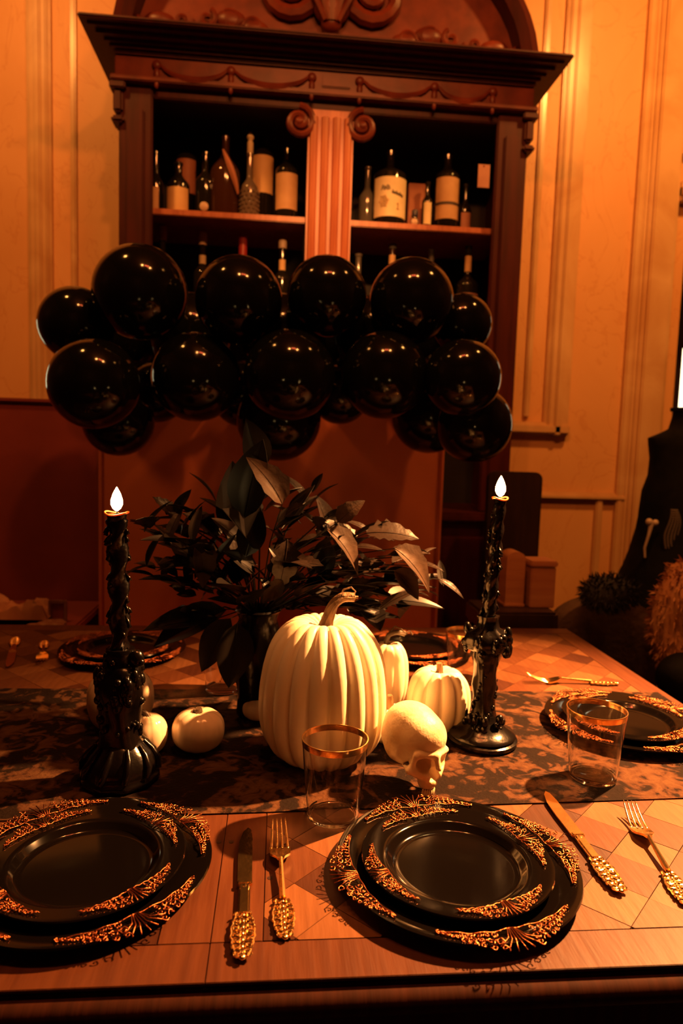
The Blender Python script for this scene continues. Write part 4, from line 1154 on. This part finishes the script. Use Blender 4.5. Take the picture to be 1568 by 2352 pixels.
# ------------------------------------------------------------------ candlesticks and candles
M_flame = emit('candle_flame', (1.0, .62, .22), 60)
def flame(loc, par):
    mb = MB().lathe([(.0015, 0), (.0060, .004), (.0088, .010), (.0086, .017), (.0058, .026), (.0022, .033), (.0005, .036)], 16)
    o = part('flame', mb, M_flame, par, loc, angle=180)
    return o
def candle(px0, py0, z0, px1, py1, Y1, r0_, r1_, pitch, label, seed, lob=.24):
    """twisted taper between the socket and the pixel of its rim"""
    a = Vector((px0, py0, z0)); b_ = at(px1, py1, Y1)
    t = thing('taper_candle', label, 'candle', a, 0, 'lit black candles')
    d = b_-a; L = d.length; n = 90; m = 20; vs, fs = [], []
    for i in range(n+1):
        s_ = i/n; rr = r0_+(r1_-r0_)*s_; c_ = d*s_
        for k in range(m):
            th = 2*PI*k/m
            q = rr*(1+lob*math.cos(2*th-2*PI*s_*L/pitch)+.07*math.sin(5*th+s_*60+seed)*math.sin(s_*110+seed))
            if s_ > .965: q = rr*(1+.12*(s_-.965)/.035)
            vs.append((c_.x+q*math.cos(th), c_.y+q*math.sin(th), c_.z))
    for i in range(n):
        for k in range(m): fs.append((i*m+k, i*m+(k+1) % m, (i+1)*m+(k+1) % m, (i+1)*m+k))
    fs += [tuple(reversed(range(m))), tuple(n*m+k for k in range(m))]
    part('taper', MB().add(vs, fs), M_wax, t, angle=60)
    rnd = random.Random(seed); dr = MB()      # wax drips in rows
    for i in range(34):
        s_ = rnd.uniform(.02, .93); th = rnd.choice((0, PI, -.8, -2.2, 2.4))+rnd.uniform(-.35, .35); rr = (r0_+(r1_-r0_)*s_)*1.12; c_ = d*s_
        hh = rnd.uniform(.005, .011)
        dr.tube([(c_.x+rr*.7*math.cos(th), c_.y+rr*.7*math.sin(th), c_.z+hh), (c_.x+rr*math.cos(th), c_.y+rr*math.sin(th), c_.z), (c_.x+rr*1.12*math.cos(th), c_.y+rr*1.12*math.sin(th), c_.z-hh*.6), (c_.x+rr*.9*math.cos(th), c_.y+rr*.9*math.sin(th), c_.z-hh)], [.0012, .0026, .0036, .0016], 6)
    part('wax_drips', dr, M_wax, t, angle=180)
    # molten rim, wavy cup
    rv = []; nn = 28; R_ = r1_*1.25
    rm = MB(); pts = [(d.x+R_*math.cos(2*PI*i/nn), d.y+R_*math.sin(2*PI*i/nn), d.z+.001+.0022*math.sin(4*PI*i/nn+seed)) for i in range(nn+1)]
    rm.tube(pts, .0013, 6)
    part('molten_rim', rm, M_waxtop, t)
    part('wick', MB().tube([(d.x, d.y, d.z-.002), (d.x+.0005, d.y, d.z+.004), (d.x+.0015, d.y, d.z+.009)], .0008, 6), M_wax, t)
    flame((d.x, d.y, d.z+.004), t)
    l_ = lamp('candle_flame_light', 'POINT', (b_.x, b_.y, b_.z+.022), 7.0, (1.0, .40, .10), .008)
    return t
def blobs(mb, rows, seed):
    rnd = random.Random(seed)
    for z0, z1, r, cnt, sz in rows:
        for i in range(cnt):
            th = rnd.uniform(0, 2*PI); z = rnd.uniform(z0, z1); q = sz*rnd.uniform(.6, 1.3)
            mb.ball((r*math.cos(th), r*math.sin(th), z), (q, q, q*rnd.uniform(.8, 1.8)), 7, 5)
# right one: round stepped foot, bulged stem, ornate cup
c = P(1106, 1702, ZR)
rs = thing('candlestick', 'black sculpted candlestick with round stepped foot holding the right candle', 'candlestick', (c.x, c.y, ZR), 0, 'black candlesticks')
part('foot', MB().lathe([(0, 0), (.059, 0), (.062, .003), (.062, .009), (.057, .012), (.059, .015), (.056, .020), (.046, .024), (.040, .030), (.026, .040), (.022, .052)], 48), M_black, rs, angle=50)
mb = MB().lathe([(.024, .045), (.020, .060), (.019, .085), (.022, .105), (.020, .125), (.022, .145), (.027, .158), (.024, .172)], 28, fr=lambda a, z: 1+.06*math.cos(5*a+z*40))
blobs(mb, ((.030, .050, .034, 16, .006), (.05, .15, .020, 26, .0045)), 3)
part('stem', mb, M_black, rs, angle=70)
mb = MB().lathe([(.022, .165), (.036, .172), (.040, .186), (.034, .200), (.020, .208), (.017, .222), (.019, .230), (.013, .230), (.012, .215)], 28, fr=lambda a, z: 1+.10*math.cos(6*a), cap=False)
blobs(mb, ((.168, .205, .037, 46, .0068),), 4)
part('cup', mb, M_black, rs, angle=70)
candle(c.x, c.y, ZR+.216, 1148, 1146, c.y-.005, .0112, .0105, .034, 'lit black spiral taper candle on the right', 1.0, .16)
# left one: domed foot with relief, thick figured stem
c = P(276, 1786, ZR)
ls = thing('candlestick', 'black sculpted candlestick with domed relief foot holding the left candle', 'candlestick', (c.x, c.y, ZR), 0, 'black candlesticks')
mb = MB().lathe([(0, 0), (.056, 0), (.059, .004), (.058, .010), (.055, .013), (.056, .018), (.053, .030), (.045, .044), (.034, .056), (.028, .062)], 48, fr=lambda a, z: 1+.02*math.cos(10*a))
for k in range(10):
    a = 2*PI*k/10
    mb.tube([(.057*math.cos(a), .057*math.sin(a), .016), (.056*math.cos(a+.08), .056*math.sin(a+.08), .030), (.046*math.cos(a+.16), .046*math.sin(a+.16), .045), (.035*math.cos(a+.2), .035*math.sin(a+.2), .057)], [.0055, .0065, .005, .003], 7)
part('foot', mb, M_black, ls, angle=60)
mb = MB().lathe([(.032, .056), (.028, .075), (.029, .095), (.032, .118), (.035, .140), (.034, .158), (.029, .172), (.024, .180)], 28, fr=lambda a, z: 1+.09*math.cos(4*a+z*60))
blobs(mb, ((.065, .11, .029, 26, .0055), (.12, .17, .032, 60, .0062)), 8)
part('stem', mb, M_black, ls, angle=70)
mb = MB().lathe([(.024, .175), (.020, .185), (.023, .196), (.021, .205), (.013, .205), (.012, .192)], 24, cap=False)
blobs(mb, ((.178, .200, .022, 18, .005),), 9)
mb.ball((.026, -.01, .192), (.012, .011, .014), 12, 8).ball((.033, -.014, .187), (.006, .006, .006))
part('cup', mb, M_black, ls, angle=70)
candle(c.x, c.y, ZR+.192, 268, 1180, c.y, .0128, .0135, .052, 'lit black spiral taper candle on the left', 2.0)

# ------------------------------------------------------------------ vase and dark foliage
vc = P(588, 1640, ZR)
vs_ = thing('vase', 'tall black vase behind the largest pumpkin, holding dark foliage', 'vase', (vc.x, vc.y, ZR))
part('body', MB().lathe([(0, 0), (.035, 0), (.038, .006), (.036, .04), (.045, .10), (.050, .14), (.040, .175), (.036, .19), (.042, .205), (.038, .205), (.032, .19), (.032, .10), (0, .06)], 36), M_black, vs_)
part('lip', MB().lathe([(.042, .203), (.045, .206), (.042, .209), (.038, .206)], 36, cap=False), M_black, vs_)
def leaf_mesh(L, W, curl, fold, m, name='leaf', jag=0.0, seg=8, hood=0.0):
    """leaf along +y, base at origin, upper side +z"""
    vs, fs = [], []; nx_ = 4
    for i in range(seg+1):
        t = i/seg; wd = W*(math.sin(PI*t**.8)**.85)*(1+jag*math.sin(i*2.7))
        y = L*t; z = curl*L*t*t
        for j in range(nx_+1):
            s_ = 2*j/nx_-1
            vs.append((s_*wd, y, z+fold*abs(s_)*wd+hood*wd*(abs(s_)**2)+.0))
    o1 = len(vs); vs += [(a, b_, c_-.0007) for a, b_, c_ in vs]
    for i in range(seg):
        for j in range(nx_):
            f = (i*(nx_+1)+j, i*(nx_+1)+j+1, (i+1)*(nx_+1)+j+1, (i+1)*(nx_+1)+j); fs.append(f); fs.append(tuple(k+o1 for k in reversed(f)))
    for i in range(seg):
        for j in (0, nx_):
            f = (i*(nx_+1)+j, (i+1)*(nx_+1)+j); fs.append((f[0], f[1], f[1]+o1, f[0]+o1))
    mb = MB().add(vs, fs)
    mb.tube([(0, L*t/6, curl*L*(t/6)**2+.0006) for t in range(7)], [.0016, .0014, .0012, .001, .0008, .0006, .0004], 5)   # midrib
    return mb.mesh(name, m, True, 60)
LV = {'big': leaf_mesh(.15, .042, -.10, .35, M_leafd), 'bigb': leaf_mesh(.14, .036, -.15, .4, M_leafb), 'slim': leaf_mesh(.12, .016, -.25, .3, M_leafd),
      'slimb': leaf_mesh(.10, .014, -.35, .3, M_leafb), 'tan': leaf_mesh(.10, .030, -.45, .5, M_leaft, jag=.08), 'jag': leaf_mesh(.11, .032, -.30, .25, M_leafb, jag=.22, seg=12), 'small': leaf_mesh(.06, .017, -.2, .3, M_leafd)}
bq = thing('foliage_bouquet', 'large dark bouquet of black and bronze leaves behind the pumpkins', 'bouquet', (vc.x, vc.y, ZR+.19))
org = Vector((vc.x, vc.y, ZR+.19)); random.seed(21)
def stem_to(p, r=.0022):
    p = Vector(p)-org; mid = p*.5+Vector((0, 0, .05*p.length/.3))
    part('stem', MB().tube([(0, 0, -.10), (0, 0, 0), tuple(mid), tuple(p)], [r, r, r*.8, r*.5], 6), M_leafd, bq)
def leaf_at(kind, p, d, upv, s=1.0):
    d = Vector(d).normalized(); upv = Vector(upv); x_ = d.cross(upv).normalized(); z_ = x_.cross(d).normalized()
    M = Matrix(((x_.x, d.x, z_.x), (x_.y, d.y, z_.y), (x_.z, d.z, z_.z)))
    o = put('leaf', LV[kind], bq, Vector(p)-org, M.to_euler(), (s, s, s)); return o
YV = vc.y
# sprigs: pixel of the tip, depth offset, kinds, number of leaves
sprigs = [(345, 1215, -.02, ('slimb', 'jag'), 7), (330, 1300, .0, ('slim', 'slimb'), 7), (390, 1180, .06, ('jag', 'slimb'), 7), (430, 1250, -.06, ('big', 'slim'), 6), (480, 1180, .05, ('slim', 'jag'), 6),
          (545, 1150, .03, ('big', 'slim'), 6), (600, 1100, .06, ('big', 'big'), 5), (560, 1250, -.05, ('big', 'bigb'), 6), (660, 1190, .0, ('big', 'slim', 'jag'), 7), (710, 1140, .08, ('slim', 'jag'), 6),
          (755, 1180, .02, ('slim', 'jag'), 6), (640, 1300, -.07, ('big', 'small', 'jag'), 7), (800, 1240, .04, ('bigb', 'slim'), 6), (860, 1230, .06, ('jag', 'slimb'), 6), (900, 1280, .0, ('jag', 'bigb'), 7),
          (960, 1300, .05, ('jag', 'slimb'), 6), (880, 1350, .02, ('big', 'small'), 6), (1000, 1350, .05, ('slim', 'slimb'), 5), (740, 1330, -.03, ('big', 'jag'), 6), (480, 1330, -.03, ('big', 'small'), 7),
          (400, 1350, .02, ('slim', 'small'), 6), (560, 1370, -.06, ('big', 'slim'), 6), (700, 1400, -.0, ('big', 'small'), 5), (820, 1400, .04, ('big', 'slim'), 5), (440, 1420, .02, ('slim', 'big'), 5), (930, 1400, .08, ('big', 'slim'), 5)]
for px, py, dy, kinds, nl in sprigs:
    tip = at(px, py, YV+dy); stem_to(tip)
    out = (tip-org).normalized()
    nl = int(nl*1.45)
    for k in range(nl):
        t = .5+.5*(k+1)/nl
        p = org+(tip-org)*t+Vector((random.uniform(-.015, .015), random.uniform(-.02, .02), random.uniform(-.01, .02)))
        th = random.uniform(0, 2*PI)
        side = Vector((math.cos(th), math.sin(th)*.8-.1, random.uniform(-.3, .6)))
        d = out*.8+side*.9
        leaf_at(random.choice(kinds), p, d, Vector((random.uniform(-.5, .5), random.uniform(-1, .2), 1)), random.uniform(.42, .75))
# the few leaves that stand out in the photo: (base px, tip px, kind, scale)
for (bx, by), (tx, ty_), dy, kd, up_, s in (
        ((648, 1158), (608, 1066), -.05, 'tan', (.7, -1, .3), 1.0), ((560, 1190), (580, 1085), -.01, 'big', (-.5, -1, .2), 1.0), ((545, 1240), (540, 1110), .02, 'big', (.3, -1, .2), 1.0),
        ((750, 1215), (815, 1262), -.06, 'tan', (.3, -.6, 1), .95), ((775, 1200), (812, 1160), -.05, 'tan', (0, -.8, .6), .6), ((905, 1260), (1000, 1320), -.05, 'tan', (.2, -.7, 1), 1.05),
        ((455, 1245), (480, 1325), -.08, 'tan', (.7, -1, .2), .8), ((660, 1240), (655, 1310), -.10, 'jag', (.4, -1, .1), .8), ((905, 1310), (950, 1345), -.06, 'tan', (.2, -.9, .6), .7),
        ((1005, 1330), (1042, 1345), .0, 'slimb', (0, -.5, 1), .6), ((650, 1335), (620, 1365), -.10, 'tan', (.1, -1, .4), .5), ((840, 1225), (925, 1215), -.02, 'jag', (0, -.6, 1), .9),
        ((500, 1420), (440, 1425), -.02, 'big', (0, -.3, 1), .9), ((530, 1420), (480, 1500), -.05, 'bigb', (-.3, -1, .5), .8), ((545, 1430), (535, 1520), -.07, 'big', (.3, -1, .4), .8), ((520, 1400), (425, 1440), .0, 'big', (0, -.5, 1), 1.0),
        ((870, 1400), (930, 1352), -.01, 'slimb', (0, -.6, 1), .8), ((880, 1380), (1010, 1372), .02, 'slim', (0, -.5, 1), 1.0)):
    a, b_ = at(bx, by, YV+dy), at(tx, ty_, YV+dy-.01)
    leaf_at(kd, a, b_-a, up_, s)
    stem_to(a, .0018)
